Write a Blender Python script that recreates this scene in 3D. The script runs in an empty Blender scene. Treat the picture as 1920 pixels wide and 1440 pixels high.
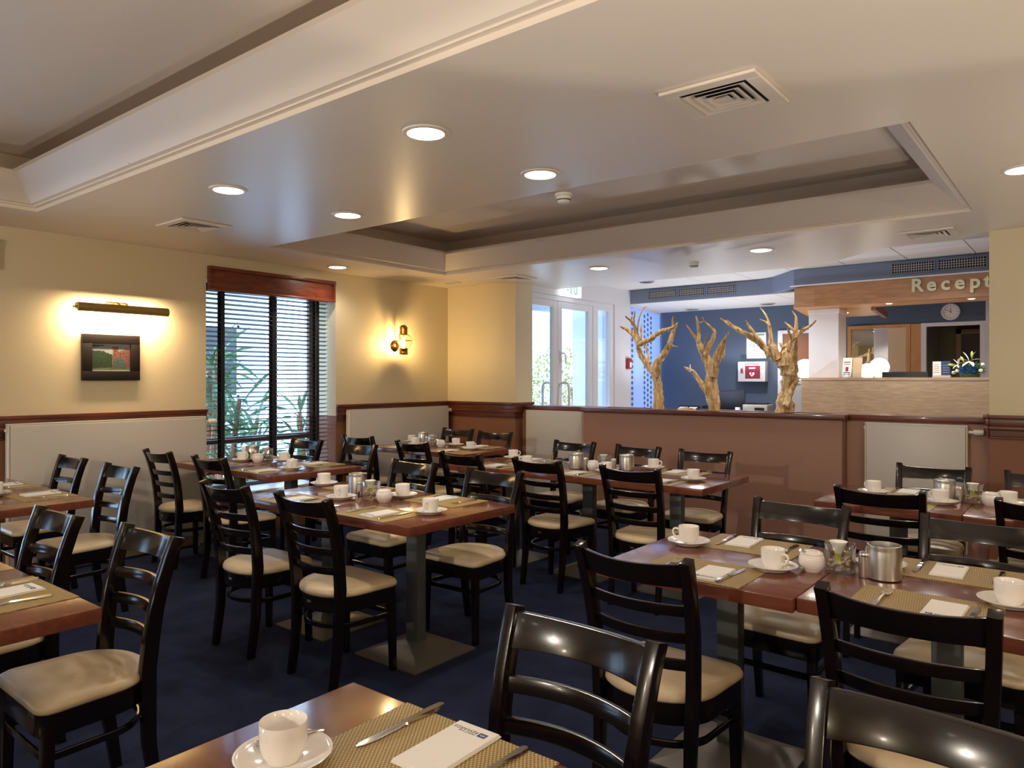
import bpy, bmesh, math, random
from mathutils import Vector, Matrix
PI = math.pi
sc = bpy.context.scene
COL = sc.collection
random.seed(7)

# ---------------------------------------------------------------- camera, world, exposure
cam_d = bpy.data.cameras.new('camera'); cam = bpy.data.objects.new('camera', cam_d); COL.objects.link(cam)
cam.location = (0, 0, 1.42); cam.rotation_euler = (PI/2, 0, math.radians(38.49))
cam_d.sensor_width = 36; cam_d.lens = 36*1368.2/1920; cam_d.shift_y = -10.1/1920
cam_d.clip_start = 0.02; cam_d.clip_end = 200
sc.camera = cam
W = bpy.data.worlds.new('world'); sc.world = W; W.use_nodes = True
bg = W.node_tree.nodes['Background']; bg.inputs[0].default_value = (0.62, 0.80, 1.0, 1); bg.inputs[1].default_value = 8.5
sc.view_settings.view_transform = 'Standard'; sc.view_settings.look = 'None'
sc.view_settings.gamma = 1; sc.view_settings.exposure = 0.0; sc.view_settings.use_curve_mapping = False
sc.cycles.use_denoising = True
sc.cycles.max_bounces = 8; sc.cycles.diffuse_bounces = 5; sc.cycles.glossy_bounces = 4
sc.cycles.transparent_max_bounces = 12; sc.cycles.sample_clamp_indirect = 4.0
sc.cycles.caustics_reflective = False; sc.cycles.caustics_refractive = False
WARM = (1.0, 0.89, 0.74); WARMER = (1.0, 0.72, 0.42); COOL = (0.80, 0.90, 1.0)
K = dict(down=23, ceil=4, back=330, pic=18, fill=42, u1=84, u2=32, u3=50, u4=10, u5=82, u6=12, rec=88, ru1=48, ru2=14, ru3=75, spot=24)   # lamp and fill light powers in watts

def light(name, kind, loc, power, color, rot=(0,0,0), size=None, sy=None, spot=None, blend=.5, r=None, parent=None):
    d = bpy.data.lights.new(name, kind); d.energy = power; d.color = color
    if kind == 'AREA':
        d.size = size
        if sy: d.shape = 'RECTANGLE'; d.size_y = sy
    if kind == 'SPOT': d.spot_size = math.radians(spot); d.spot_blend = blend
    if r is not None: d.shadow_soft_size = r
    o = bpy.data.objects.new(name, d); COL.objects.link(o); o.location = loc; o.rotation_euler = rot
    if parent: o.parent = parent
    return o

# ---------------------------------------------------------------- materials
def lin(h):
    h = h.lstrip('#'); c = [int(h[i:i+2], 16)/255 for i in (0, 2, 4)]
    return tuple(x/12.92 if x <= .04045 else ((x+.055)/1.055)**2.4 for x in c)
def mat(name, hexc, rough=.5, metal=0, spec=.5, coat=0, emit=None, es=0, bump=None, var=None, wood=None):
    m = bpy.data.materials.new(name); m.use_nodes = True; nt = m.node_tree; b = nt.nodes['Principled BSDF']
    c = lin(hexc); b.inputs['Base Color'].default_value = (*c, 1)
    b.inputs['Roughness'].default_value = rough; b.inputs['Metallic'].default_value = metal
    b.inputs['Specular IOR Level'].default_value = spec
    if coat: b.inputs['Coat Weight'].default_value = coat; b.inputs['Coat Roughness'].default_value = .08
    if emit: b.inputs['Emission Color'].default_value = (*emit, 1); b.inputs['Emission Strength'].default_value = es
    if bump or var or wood:
        tc = nt.nodes.new('ShaderNodeTexCoord'); mp = nt.nodes.new('ShaderNodeMapping'); nt.links.new(tc.outputs['Object'], mp.inputs[0])
        n = nt.nodes.new('ShaderNodeTexNoise'); nt.links.new(mp.outputs[0], n.inputs['Vector'])
        if wood:   # (hex2, scale vector, noise scale)
            mp.inputs['Scale'].default_value = wood[1]; n.inputs['Scale'].default_value = wood[2]; n.inputs['Detail'].default_value = 6
            n.inputs['Distortion'].default_value = .6
            r = nt.nodes.new('ShaderNodeValToRGB'); r.color_ramp.elements[0].position = .35; r.color_ramp.elements[1].position = .68
            r.color_ramp.elements[0].color = (*lin(wood[0]), 1); r.color_ramp.elements[1].color = (*c, 1)
            nt.links.new(n.outputs['Fac'], r.inputs[0]); nt.links.new(r.outputs[0], b.inputs['Base Color'])
        if var:    # (hex2, scale)
            n.inputs['Scale'].default_value = var[1]; n.inputs['Detail'].default_value = 5
            r = nt.nodes.new('ShaderNodeValToRGB'); r.color_ramp.elements[0].position = .3; r.color_ramp.elements[1].position = .7
            r.color_ramp.elements[0].color = (*lin(var[0]), 1); r.color_ramp.elements[1].color = (*c, 1)
            nt.links.new(n.outputs['Fac'], r.inputs[0]); nt.links.new(r.outputs[0], b.inputs['Base Color'])
        if bump:   # (scale, strength)
            n2 = nt.nodes.new('ShaderNodeTexNoise'); n2.inputs['Scale'].default_value = bump[0]; n2.inputs['Detail'].default_value = 4
            nt.links.new(tc.outputs['Object'], n2.inputs['Vector'])
            bp_ = nt.nodes.new('ShaderNodeBump'); bp_.inputs['Strength'].default_value = bump[1]; bp_.inputs['Distance'].default_value = .01
            nt.links.new(n2.outputs['Fac'], bp_.inputs['Height']); nt.links.new(bp_.outputs[0], b.inputs['Normal'])
    return m
def glassmat(name, tint=(1,1,1), rough=0.0, refl=.12):
    m = bpy.data.materials.new(name); m.use_nodes = True; nt = m.node_tree; nt.nodes.clear()
    o = nt.nodes.new('ShaderNodeOutputMaterial'); mx = nt.nodes.new('ShaderNodeMixShader')
    t = nt.nodes.new('ShaderNodeBsdfTransparent'); g = nt.nodes.new('ShaderNodeBsdfGlossy'); f = nt.nodes.new('ShaderNodeLayerWeight')
    mr = nt.nodes.new('ShaderNodeMath'); mr.operation = 'MULTIPLY_ADD'; mr.inputs[1].default_value = .8; mr.inputs[2].default_value = refl*.4
    t.inputs[0].default_value = (*tint, 1); g.inputs['Roughness'].default_value = rough; f.inputs[0].default_value = refl
    nt.links.new(f.outputs['Facing'], mr.inputs[0]); nt.links.new(mr.outputs[0], mx.inputs[0])
    nt.links.new(t.outputs[0], mx.inputs[1]); nt.links.new(g.outputs[0], mx.inputs[2]); nt.links.new(mx.outputs[0], o.inputs[0])
    return m
def weavemat(name, c1, c2, sx, sy):
    m = bpy.data.materials.new(name); m.use_nodes = True; nt = m.node_tree; b = nt.nodes['Principled BSDF']; b.inputs['Roughness'].default_value = .45
    tc = nt.nodes.new('ShaderNodeTexCoord'); sp = nt.nodes.new('ShaderNodeSeparateXYZ'); nt.links.new(tc.outputs['Object'], sp.inputs[0])
    def sn(out, k):
        a = nt.nodes.new('ShaderNodeMath'); a.operation = 'MULTIPLY'; a.inputs[1].default_value = k; nt.links.new(sp.outputs[out], a.inputs[0])
        s = nt.nodes.new('ShaderNodeMath'); s.operation = 'SINE'; nt.links.new(a.outputs[0], s.inputs[0]); return s
    s1, s2 = sn('X', sx), sn('Y', sy)
    p = nt.nodes.new('ShaderNodeMath'); p.operation = 'MULTIPLY'; nt.links.new(s1.outputs[0], p.inputs[0]); nt.links.new(s2.outputs[0], p.inputs[1])
    q = nt.nodes.new('ShaderNodeMath'); q.operation = 'MULTIPLY_ADD'; q.inputs[1].default_value = .5; q.inputs[2].default_value = .5; nt.links.new(p.outputs[0], q.inputs[0])
    r = nt.nodes.new('ShaderNodeValToRGB'); r.color_ramp.elements[0].position = .3; r.color_ramp.elements[1].position = .7
    r.color_ramp.elements[0].color = (*lin(c1), 1); r.color_ramp.elements[1].color = (*lin(c2), 1)
    nt.links.new(q.outputs[0], r.inputs[0]); nt.links.new(r.outputs[0], b.inputs['Base Color'])
    bp_ = nt.nodes.new('ShaderNodeBump'); bp_.inputs['Strength'].default_value = .6; bp_.inputs['Distance'].default_value = .002
    nt.links.new(q.outputs[0], bp_.inputs['Height']); nt.links.new(bp_.outputs[0], b.inputs['Normal'])
    return m

M = dict(
 cream=mat('cream wall paint', 'D9CAA8', .55, bump=(60, .05)),
 ceil=mat('ceiling paint', 'E8DDD0', .32, spec=.4),
 ceil_in=mat('coffer paint', 'E4D8CA', .5),
 brown=mat('brown dado paint', '86593F', .6),
 brown2=mat('half wall paint', 'A37A68', .5),
 mahog=mat('mahogany trim', '6E3520', .35, wood=('4A2013', (1, 1, 14), 3), coat=.2),
 mahog2=mat('window mahogany', '7E3A22', .35, wood=('552313', (2, 2, 20), 3), coat=.3),
 carpet=mat('navy carpet', '2E3552', .95, spec=.1, var=('222840', 5), bump=(400, .6)),
 base=mat('pale baseboard', 'B9A892', .5),
 dark=mat('espresso lacquer', '140C09', .2, coat=.3, spec=.4),
 seat=mat('taupe leather', 'DAC6A4', .36, spec=.5, bump=(30, .12), var=('C9B28E', 7)),
 steel=mat('brushed steel', 'D6D2CC', .30, 1),
 cutl=mat('polished cutlery', 'D2CEC8', .12, 1),
 ttop=mat('mahogany table top', '7A4433', .18, wood=('6B3A2A', (1.2, 9, 9), 3), coat=.3),
 tcol=mat('grey table column', '565957', .4, .3),
 tbase=mat('grey table foot', '6C665F', .4, .4),
 china=mat('white china', 'F1ECE8', .12, coat=.3),
 paper=mat('white napkin', 'F3F0EC', .8),
 inkb=mat('blue ink', '31486E', .7), ink=mat('dark ink', '45444A', .7),
 rad=mat('radiator enamel', 'C9C3BC', .35), radside=mat('radiator edge', 'D6C7A8', .4), black=mat('black gap', '0C0B0A', .8),
 plastic=mat('white plastic', 'E6E2DA', .4),
 brass=mat('polished brass', 'C9963C', .16, 1), abrass=mat('antique brass', 'B39B5E', .45, .75),
 blind=mat('dark blind slat', '2E1A16', .35, coat=.3), tape=mat('blind tape', '14161F', .8),
 white=mat('white lacquer', 'DEDDE2', .4), wframe=mat('window frame', '5B4A45', .4),
 bluewall=mat('slate blue paint', '4B596E', .6), bulk=mat('bulkhead blue paint', '77829A', .6),
 oak=mat('pale oak', 'BBA184', .4, wood=('A58A6E', (3, 3, 30), 2.2)),
 beech=mat('beech veneer', 'B5835A', .38, wood=('9C6C46', (2, 2, 16), 2.2)),
 orange=mat('honey beech', 'C98F52', .4, wood=('BB8145', (8, 8, 1.5), 2)),
 tile=mat('ceiling tile', 'E6E2DE', .8), tilegap=mat('tile grid', '8F8C8C', .8),
 drift=mat('driftwood', 'F2D8A4', .5, wood=('A97F4E', (30, 30, 3.5), 1.6), bump=(60, .8)),
 stone=mat('sandstone', 'B49C70', .8, bump=(20, .5)),
 soil=mat('planter trough', '3A2A22', .9),
 red=mat('fire red', '9E2433', .4), maroon=mat('panel red', '8E2B3E', .5),
 blackp=mat('black plastic', '17171B', .35), screen=mat('dark screen', '22252E', .15),
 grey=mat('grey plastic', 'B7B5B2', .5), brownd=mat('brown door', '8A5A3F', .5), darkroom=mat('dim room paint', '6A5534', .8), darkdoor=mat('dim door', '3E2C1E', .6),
 letter=mat('brushed sign letter', 'A9A48C', .35, .6),
 green=mat('leaf green', '6E9A6A', .6, var=('3D6540', 14)), green2=mat('foliage dark', '3F6446', .6, var=('7A9A66', 10)), hedge=mat('hedge leaf', '93A05C', .7, var=('CDBB78', 5)),
 petal=mat('white petal', 'F4F4EE', .6), bluef=mat('blue petal', '2F74C4', .6), lime=mat('lime stem', 'B9CF55', .5),
 pebble=mat('mixed pebbles', 'E4DCCB', .4, var=('B08F5E', 60)),
 outwhite=mat('outdoor white render', 'B4BECB', .8), porch=mat('porch white render', 'F2F5FA', .8), outgrey=mat('outdoor paving', 'D5DBE6', .9), roofblue=mat('far roof', '46536B', .7),
 glow_w=mat('lamp disc', 'FFFFFF', .5, emit=(1, .90, .72), es=16), bulb=mat('hot bulb', 'FFFFFF', .5, emit=(1, .72, .36), es=900),
 globe=mat('opal globe', 'FFFFFF', .3, emit=(1, .88, .68), es=5), exitlit=mat('exit sign lit', 'FFFFFF', .5, emit=(.80, .97, .95), es=1.15), exitgreen=mat('exit green', '3C8F70', .6, emit=(.3, .75, .6), es=.25),
 mirror=mat('mirror', 'E8EAEA', .02, 1), beige=mat('beige panel', 'D2B894', .5),
 curtain=mat('pale curtain', 'C7D6EE', .8), dot=mat('curtain dot', '5F6E8A', .8),
 artsky=mat('print sky', 'A9AEB2', .7, var=('CDB9A6', 12)), artgreen=mat('print trees', '4A5A30', .7, var=('24331B', 60)), artbrick=mat('print brick', 'B06A50', .7, var=('8B4A38', 80)), artpath=mat('print path', 'A48E66', .7, var=('6F7A4A', 40)), artbush=mat('print bush', '6F7F6E', .7, var=('45583F', 70)), matte=mat('picture mount', 'EADDC0', .7), frame=mat('dark picture frame', '140B08', .45),
 glass=glassmat('window glass', (.90, .95, 1.0), 0, .1), tumbler=glassmat('tumbler glass', (.985, .99, .985), 0.01, .22), lampglass=glassmat('lamp glass', (1, .93, .8), 0.0, .15),
 weave=weavemat('woven placemat', '7C6436', 'C9AE70', 760, 560), weave2=weavemat('ribbed placemat', '8C764A', 'B79B62', 900, 120),
)

# ---------------------------------------------------------------- mesh helpers
class MB:
    def __init__(s): s.bm = bmesh.new(); s.mi = 0
    def _f(s, vs, smooth=False):
        try:
            f = s.bm.faces.new(vs); f.material_index = s.mi; return f
        except ValueError: return None
    def box(s, a, b, m=None):
        x0, y0, z0 = a; x1, y1, z1 = b
        v = [s.bm.verts.new(p) for p in ((x0,y0,z0),(x1,y0,z0),(x1,y1,z0),(x0,y1,z0),(x0,y0,z1),(x1,y0,z1),(x1,y1,z1),(x0,y1,z1))]
        if m is not None:
            for q in v: q.co = m @ q.co
        for i in ((3,2,1,0),(4,5,6,7),(0,1,5,4),(1,2,6,5),(2,3,7,6),(3,0,4,7)): s._f([v[k] for k in i])
        return s
    def prism(s, poly, z0, z1, m=None):
        a = [s.bm.verts.new((x, y, z0)) for x, y in poly]; b = [s.bm.verts.new((x, y, z1)) for x, y in poly]
        if m is not None:
            for q in a+b: q.co = m @ q.co
        n = len(poly); s._f(a[::-1]); s._f(b)
        for i in range(n): s._f([a[i], a[(i+1)%n], b[(i+1)%n], b[i]])
        return s
    def loft(s, rings, closed=True, caps=True):
        R = [[s.bm.verts.new(p) for p in r] for r in rings]; n = len(R[0])
        for a, b in zip(R, R[1:]):
            for i in range(n if closed else n-1): s._f([a[i], a[(i+1)%n], b[(i+1)%n], b[i]])
        if caps: s._f(R[0][::-1]); s._f(R[-1])
        return s
    def lathe(s, prof, n=20, c=(0,0,0), m=None, sx=1, sy=1):
        rings = []
        for r, z in prof:
            rings.append([Vector((c[0]+sx*max(r,1e-4)*math.cos(2*PI*i/n), c[1]+sy*max(r,1e-4)*math.sin(2*PI*i/n), c[2]+z)) for i in range(n)])
        if m is not None: rings = [[m @ p for p in r] for r in rings]
        return s.loft(rings)
    def tube(s, pts, rad, n=8, closed=False, sx=1.0, noise=0):
        pts = [Vector(p) for p in pts]; k = len(pts)
        if not hasattr(rad, '__len__'): rad = [rad]*k
        up = Vector((0,0,1)); rings = []; prev = None
        for i, p in enumerate(pts):
            if closed: t = pts[(i+1)%k]-pts[i-1]
            else: t = pts[min(i+1,k-1)]-pts[max(i-1,0)]
            t.normalize()
            if prev is None:
                a = up if abs(t.dot(up)) < .9 else Vector((1,0,0)); u = t.cross(a).normalized()
            else: u = (prev - t*prev.dot(t)).normalized()
            prev = u; w = t.cross(u)
            ring = []
            for j in range(n):
                rr = rad[i]*(1+noise*math.sin(j*2.4+i*1.1)*.5+noise*random.uniform(-.5,.5))
                ring.append(p+u*math.cos(2*PI*j/n)*rr*sx+w*math.sin(2*PI*j/n)*rr)
            rings.append(ring)
        if closed: rings.append(rings[0]); 
        if closed:
            R = [[s.bm.verts.new(q) for q in r] for r in rings[:-1]]; R.append(R[0])
            for a, b in zip(R, R[1:]):
                for i in range(n): s._f([a[i], a[(i+1)%n], b[(i+1)%n], b[i]])
            return s
        return s.loft(rings)
    def done(s, name, m, parent=None, loc=None, rot=None, bevel=0, seg=2, smooth=35, link=True, dist=None):
        bm = s.bm
        bmesh.ops.recalc_face_normals(bm, faces=bm.faces)
        if bevel:
            es = [e for e in bm.edges if len(e.link_faces) == 2 and e.calc_face_angle(0) > math.radians(28)]
            bmesh.ops.bevel(bm, geom=es, offset=bevel, segments=seg, affect='EDGES', profile=.6, clamp_overlap=True)
        me = bpy.data.meshes.new(name); bm.to_mesh(me); bm.free()
        for q in (m if isinstance(m, (list, tuple)) else [m]): me.materials.append(M[q] if isinstance(q, str) else q)
        if smooth:
            me.shade_smooth(); me.set_sharp_from_angle(angle=math.radians(smooth))
        o = bpy.data.objects.new(name, me); COL.objects.link(o)
        if parent: o.parent = parent
        if loc is not None: o.location = loc
        if rot is not None: o.rotation_euler = rot
        return o
def bx(name, m, a, b, parent=None, bevel=0, **k): return MB().box(a, b).done(name, m, parent, bevel=bevel, **k)
def tag(o, label, cat, group=None):
    o['label'] = label; o['category'] = cat
    if group: o['group'] = group
    return o
def thing(name, label, cat, loc=(0,0,0), rz=0, group=None):
    o = bpy.data.objects.new(name, None); COL.objects.link(o); o.location = loc; o.rotation_euler = (0,0,rz); o.empty_display_size = .05
    return tag(o, label, cat, group)
def struct(o, label, cat):
    o['kind'] = 'structure'; o['label'] = label; o['category'] = cat; return o
def dup(root, loc, rz, label, group=None):
    r = root.copy(); COL.objects.link(r); r.location = loc; r.rotation_euler = (0,0,rz); r['label'] = label
    if group: r['group'] = group
    for ch in list(root.children):
        c = ch.copy(); COL.objects.link(c); c.parent = r
        for g in list(ch.children):
            d = g.copy(); COL.objects.link(d); d.parent = c
    return r
def text_mesh(name, body, size, m, parent=None, loc=(0,0,0), rot=(0,0,0), ext=.0004, align='CENTER', bold=0):
    cu = bpy.data.curves.new(name, 'FONT'); cu.body = body; cu.size = size; cu.extrude = ext; cu.offset = bold; cu.align_x = align; cu.align_y = 'CENTER'; cu.resolution_u = 3
    t = bpy.data.objects.new(name+'_tmp', cu); COL.objects.link(t)
    dg = bpy.context.evaluated_depsgraph_get(); me = bpy.data.meshes.new_from_object(t.evaluated_get(dg)); me.name = name
    bpy.data.objects.remove(t); bpy.data.curves.remove(cu)
    me.materials.clear(); me.materials.append(M[m])
    o = bpy.data.objects.new(name, me); COL.objects.link(o); o.location = loc; o.rotation_euler = rot
    if parent: o.parent = parent
    return o

# ---------------------------------------------------------------- shell of the room
LX, PY = -6.03, 6.35
struct(bx('floor', 'carpet', (-6.6, -4.8, -.1), (3.0, 10.9, 0)), 'dark navy carpet over the whole floor', 'floor')
ceiling = MB()
for a, b in (((LX-.3,-4.8),(3.0,-.6)), ((LX-.3,-.6),(-5.35,1.785)), ((.9,-.6),(3.0,1.785)), ((LX-.3,1.785),(3.0,3.44)),
             ((LX-.3,3.44),(-5.29,5.53)), ((-.60,3.44),(3.0,5.53)), ((LX-.3,5.53),(3.0,6.35))):
    ceiling.box((*a,2.5),(*b,2.52))
ceiling.prism([(LX-.3,6.35),(3.0,6.35),(3.0,6.62),(-1.35,6.62),(-2.0,7.25),(LX-.3,7.25)],2.5,2.68)
ceiling = struct(ceiling.done('ceiling', 'ceil'), 'warm white plaster ceiling with two sunken coffers', 'ceiling')
def coffer(x0, x1, y0, y1):
    m = MB(); rings = []
    for d, z in ((.002,2.4995),(.002,2.523),(.03,2.522),(.03,2.530),(.055,2.534),(.20,2.672),(.20,2.695),(-.10,2.70),(-.10,2.86)):
        rings.append([(x0+d,y0+d,z),(x1-d,y0+d,z),(x1-d,y1-d,z),(x0+d,y1-d,z)])
    m.loft(rings, caps=False); m.bm.verts.ensure_lookup_table(); m._f(list(m.bm.verts)[-4:])
    return m.done('coffer', 'ceil_in', ceiling, smooth=0)
coffer(-5.29,-.60,3.44,5.53); coffer(-5.35,.9,-.6,1.785)
bx('joint_line', 'ceil_in', (-3.905,1.72,2.53), (-3.90,1.725,2.54), ceiling)
struct(bx('trim_1', 'white', (-6.6,-4.9,3.0), (3.2,11,3.1)), 'unseen roof slab added above the rooms to block the sky', 'roof')  # unseen slab added to keep sky light out of the rooms

def wall(name, label, boxes, mats, lo=1.04, parent=None):
    """boxes split at the dado height so the lower part is brown"""
    m = MB()
    for a, b in boxes:
        if a[2] < lo < b[2]:
            m.mi = 1; m.box(a, (b[0],b[1],lo)); m.mi = 0; m.box((a[0],a[1],lo), b)
        else: m.mi = 0 if a[2] >= lo else 1; m.box(a, b)
    return struct(m.done(name, mats, smooth=0), label, 'wall')
WINS = ((3.31,4.70),(.36,1.75),(-2.6,-1.21))
ys = [-4.8]
for a, b in sorted(WINS): ys += [a, b]
ys.append(6.66)
bxs = [((LX-.42,ys[i],0),(LX,ys[i+1],3.0)) for i in range(0,len(ys),2)]
for a, b in WINS: bxs += [((LX-.42,a,0),(LX,b,.36)), ((LX-.42,a,2.3),(LX,b,3.0))]
wall('wall_left', 'cream wall with brown lower part and blinds window', bxs, ['cream','brown'])
wall('wall_far', 'cream corner wall beside the entrance door', [((LX,PY,0),(-5.0,6.66,2.5))], ['cream','brown'])
wall('wall_right', 'cream pillar wall at the right picture edge', [((-.59,PY,0),(3.0,6.62,2.5))], ['cream','brown'])
wall('wall_side', 'cream side wall out of view on the right', [((2.9,-4.8,0),(3.0,6.35,2.6)), ((2.9,6.62,0),(3.0,10.7,2.7))], ['cream','brown'])
wall('wall_back', 'cream wall out of view behind the camera', [((LX,-4.8,0),(3.0,-4.7,2.6))], ['cream','brown'])

def rail(name, segs, label):
    m = MB()
    for a, b, axis in segs:      # axis: outward normal
        for z0, z1, p in ((1.128,1.155,.036),(1.072,1.128,.02),(1.045,1.072,.03)):
            n = Vector(axis)*p; lo = Vector((min(a[0],b[0]),min(a[1],b[1]),z0)); hi = Vector((max(a[0],b[0]),max(a[1],b[1]),z1))
            for k in (0,1):
                if n[k] > 0: hi[k] += n[k]
                elif n[k] < 0: lo[k] += n[k]
            m.box(lo, hi)
    o = struct(m.done(name, 'mahog', bevel=.004, seg=2), label, 'dado rail')
    m = MB()
    for a, b, axis in segs:
        for z0, z1, p in ((1.0,1.045,.010),(.985,1.0,.018)):
            n = Vector(axis)*p; lo = Vector((min(a[0],b[0]),min(a[1],b[1]),z0)); hi = Vector((max(a[0],b[0]),max(a[1],b[1]),z1))
            for k in (0,1):
                if n[k] > 0: hi[k] += n[k]
                elif n[k] < 0: lo[k] += n[k]
            m.box(lo, hi)
    m.done('lower_moulding', 'mahog', o, bevel=.002, seg=1)
rail('trim_2', [((LX,1.75),(LX,3.31),(1,0)),((LX,-1.21),(LX,.36),(1,0)),((LX,4.70),(LX,6.35),(1,0)),((LX,6.35),(-5.0,6.35),(0,-1)),((-5.0,6.314),(-5.0,6.66),(1,0))], 'dark mahogany dado rail along the left wall and corner')
rail('trim_3', [((-.59,6.35),(3.0,6.35),(0,-1)),((-.59,6.314),(-.59,6.62),(-1,0))], 'dark mahogany dado rail on the right pillar')
struct(MB().box((LX,-4.7,0),(LX+.018,3.31,.10)).box((LX,4.7,0),(LX+.018,6.35,.10)).done('baseboard_left','base',bevel=.003,seg=1), 'pale baseboard along the left wall', 'baseboard')
struct(MB().box((LX,6.332,0),(-5.0,6.35,.10)).box((-.59,6.332,0),(2.9,6.35,.10)).done('baseboard_far','base',bevel=.003,seg=1), 'pale baseboard along the far walls', 'baseboard')

# half wall with planter trough
hw = MB().box((-4.11,6.35,0),(-1.6,6.42,1.078)).box((-4.11,6.64,0),(-1.6,6.70,1.078)).box((-4.11,6.42,0),(-4.04,6.64,1.078)).box((-1.67,6.42,0),(-1.6,6.64,1.078))
hw.box((-5.0,6.47,0),(-4.11,6.70,1.078)).box((-1.6,6.47,0),(-.59,6.70,1.078))
hw = struct(hw.done('wall_half','brown2',bevel=.004,seg=1), 'brown half wall with planter trough between dining room and reception', 'wall')
MB().box((-4.04,6.42,.9),(-1.67,6.64,1.0)).done('trough_bed','soil',hw)
MB().box((-4.14,6.325,1.078),(-1.572,6.435,1.123)).box((-4.14,6.635,1.078),(-1.572,6.725,1.123)).box((-4.14,6.435,1.078),(-3.98,6.635,1.123)).box((-1.73,6.435,1.078),(-1.572,6.635,1.123)).box((-4.998,6.45,1.078),(-4.14,6.725,1.123)).box((-1.572,6.45,1.078),(-.592,6.725,1.123)).done('cap','mahog',hw,bevel=.005,seg=2)

# ---------------------------------------------------------------- windows and blinds on the left wall
def window(n, y0, y1, label):
    w = struct(MB().box((-6.44,y0,.36),(-6.39,y0+.06,2.3)).box((-6.44,y1-.06,.36),(-6.39,y1,2.3)).box((-6.44,y0,.36),(-6.39,y1,.42)).box((-6.44,y0,2.24),(-6.39,y1,2.3))
        .box((-6.44,(y0+y1)/2+.185,.42),(-6.39,(y0+y1)/2+.255,2.24)).box((-6.45,y0,.80),(-6.385,y1,.865)).done(f'window_{n}','wframe',bevel=.004,seg=1), label, 'window')
    for a, b in ((y0+.06,(y0+y1)/2+.185),((y0+y1)/2+.255,y1-.06)):
        for c, d in ((.42,.80),(.865,2.24)): bx('pane','glass',(-6.42,a,c),(-6.412,b,d),w)
    bx('sill','white',(-6.39,y0,.36),(-6.05,y1,.385),w,bevel=.004)
window(1,3.31,4.70,'tall window behind the dark wooden blind'); window(2,.36,1.75,'tall window out of view on the left wall'); window(3,-2.6,-1.21,'tall window behind the camera on the left wall')
def slat_mb(y0, y1, z=0, m=None):
    m = m or MB(); t = math.radians(14); c, s = math.cos(t), math.sin(t)
    pts = [(-.025,-.0015),(0,.0016),(.025,-.0015),(.025,.0012),(0,.0044),(-.025,.0012)]
    m.loft([[(p[0]*c-p[1]*s, y, z+p[0]*s+p[1]*c) for p in pts] for y in (y0,y1)]); return m
bl = thing('venetian_blind','dark wooden venetian blind with tapes hanging in the tall left window','blind',(-6.17,4.005,2.24))
N = 38; s0 = slat_mb(-.685,.685).done('slat','blind',bl,smooth=50)
for i in range(N):
    o = s0 if i == 0 else s0.copy()
    if i: COL.objects.link(o); o.parent = bl
    o.location = (0,0,-.06-i*.0423)
bx('bottom_rail','blind',(-.026,-.685,-.06-N*.0423-.01),(.026,.685,-.06-N*.0423+.008),bl,bevel=.003)
for y in (3.53,4.06,4.56):
    MB().box((.027,y-4.005-.019,-1.67),(.029,y-4.005+.019,.0)).box((-.029,y-4.005-.019,-1.67),(-.027,y-4.005+.019,.0)).done('ladder_tape','tape',bl)
bx('head_rail','blind',(-.03,-.685,-.04),(.03,.685,.03),bl,bevel=.003)
for k,(y0,y1) in enumerate(WINS[1:]):
    m = MB()
    for i in range(N): slat_mb(y0+.01,y1-.01,2.18-i*.0423,m)
    o = m.done('venetian_blind','blind',None,loc=(-6.17,0,0),smooth=0); o['kind'] = 'stuff'
    tag(o, ('dark wooden blind out of view nearer the camera','dark wooden blind out of view behind the camera')[k],'blind')
def pelmet(y0, y1, label):
    p = thing('pelmet',label,'pelmet',(LX,(y0+y1)/2,2.19)); h = (y1-y0)/2
    MB().box((0,-h,0),(.03,h,.212)).done('board','mahog2',p,bevel=.003)
    MB().box((.03,-h,.18),(.052,h,.212)).box((.03,-h,0),(.044,h,.022)).box((.03,-h,.022),(.044,-h+.025,.18)).box((.03,h-.025,.022),(.044,h,.18)).done('moulding','mahog2',p,bevel=.006,seg=2)
pelmet(3.318,4.667,'mahogany pelmet board with raised edge above the blind')
pelmet(.36,1.75,'mahogany pelmet board out of view above the nearer window')

# ---------------------------------------------------------------- radiators
def radiator(label, length, h, loc, rz, valve_right=True):
    """long axis local x, front faces local -y"""
    r = thing('radiator', label, 'radiator', loc, rz); L = length/2
    bx('panel','rad',(-L+.012,-.075,.10),(L-.012,-.062,h-.014),r,bevel=.006)
    MB().box((-L,-.07,h-.016),(L,-.008,h)).done('top_grille','rad',r,bevel=.004)
    for s_ in (-1,1): MB().box((min(s_*L,s_*(L-.010)),-.07,.10),(max(s_*L,s_*(L-.010)),-.008,h-.016)).done('side_cover','radside',r,bevel=.003)
    bx('back_panel','rad',(-L+.012,-.02,.10),(L-.012,-.008,h-.03),r)
    for s_ in (-1,1): MB().box((s_*(L-.07)-.012,-.07,0),(s_*(L-.07)+.012,-.02,.10)).done('foot','rad',r)
    sgn = 1 if valve_right else -1
    R = Matrix.Rotation(PI/2,4,'Y'); T = Matrix.Translation((sgn*(L+.004),-.04,h-.05))
    MB().lathe([(.012,0),(.012,.03*sgn),(.020,.032*sgn),(.022,.04*sgn),(.022,.09*sgn),(.018,.098*sgn)],16,m=T@R).done('valve_knob','plastic',r)
    MB().lathe([(.008,0),(.011,-.012*sgn)],12,m=Matrix.Translation((-sgn*L,-.04,h-.045))@R).done('bleed_plug','plastic',r)
    return r
radiator('long white panel radiator under the framed picture on the left wall',1.46,1.10,(LX+.03,2.53,0),PI/2)
radiator('white panel radiator under the brass lantern near the corner',1.46,1.10,(LX+.03,5.53,0),PI/2)
radiator('narrow white radiator at the left end of the brown half wall',.75,1.075,(-4.51,6.46,0),0)
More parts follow.
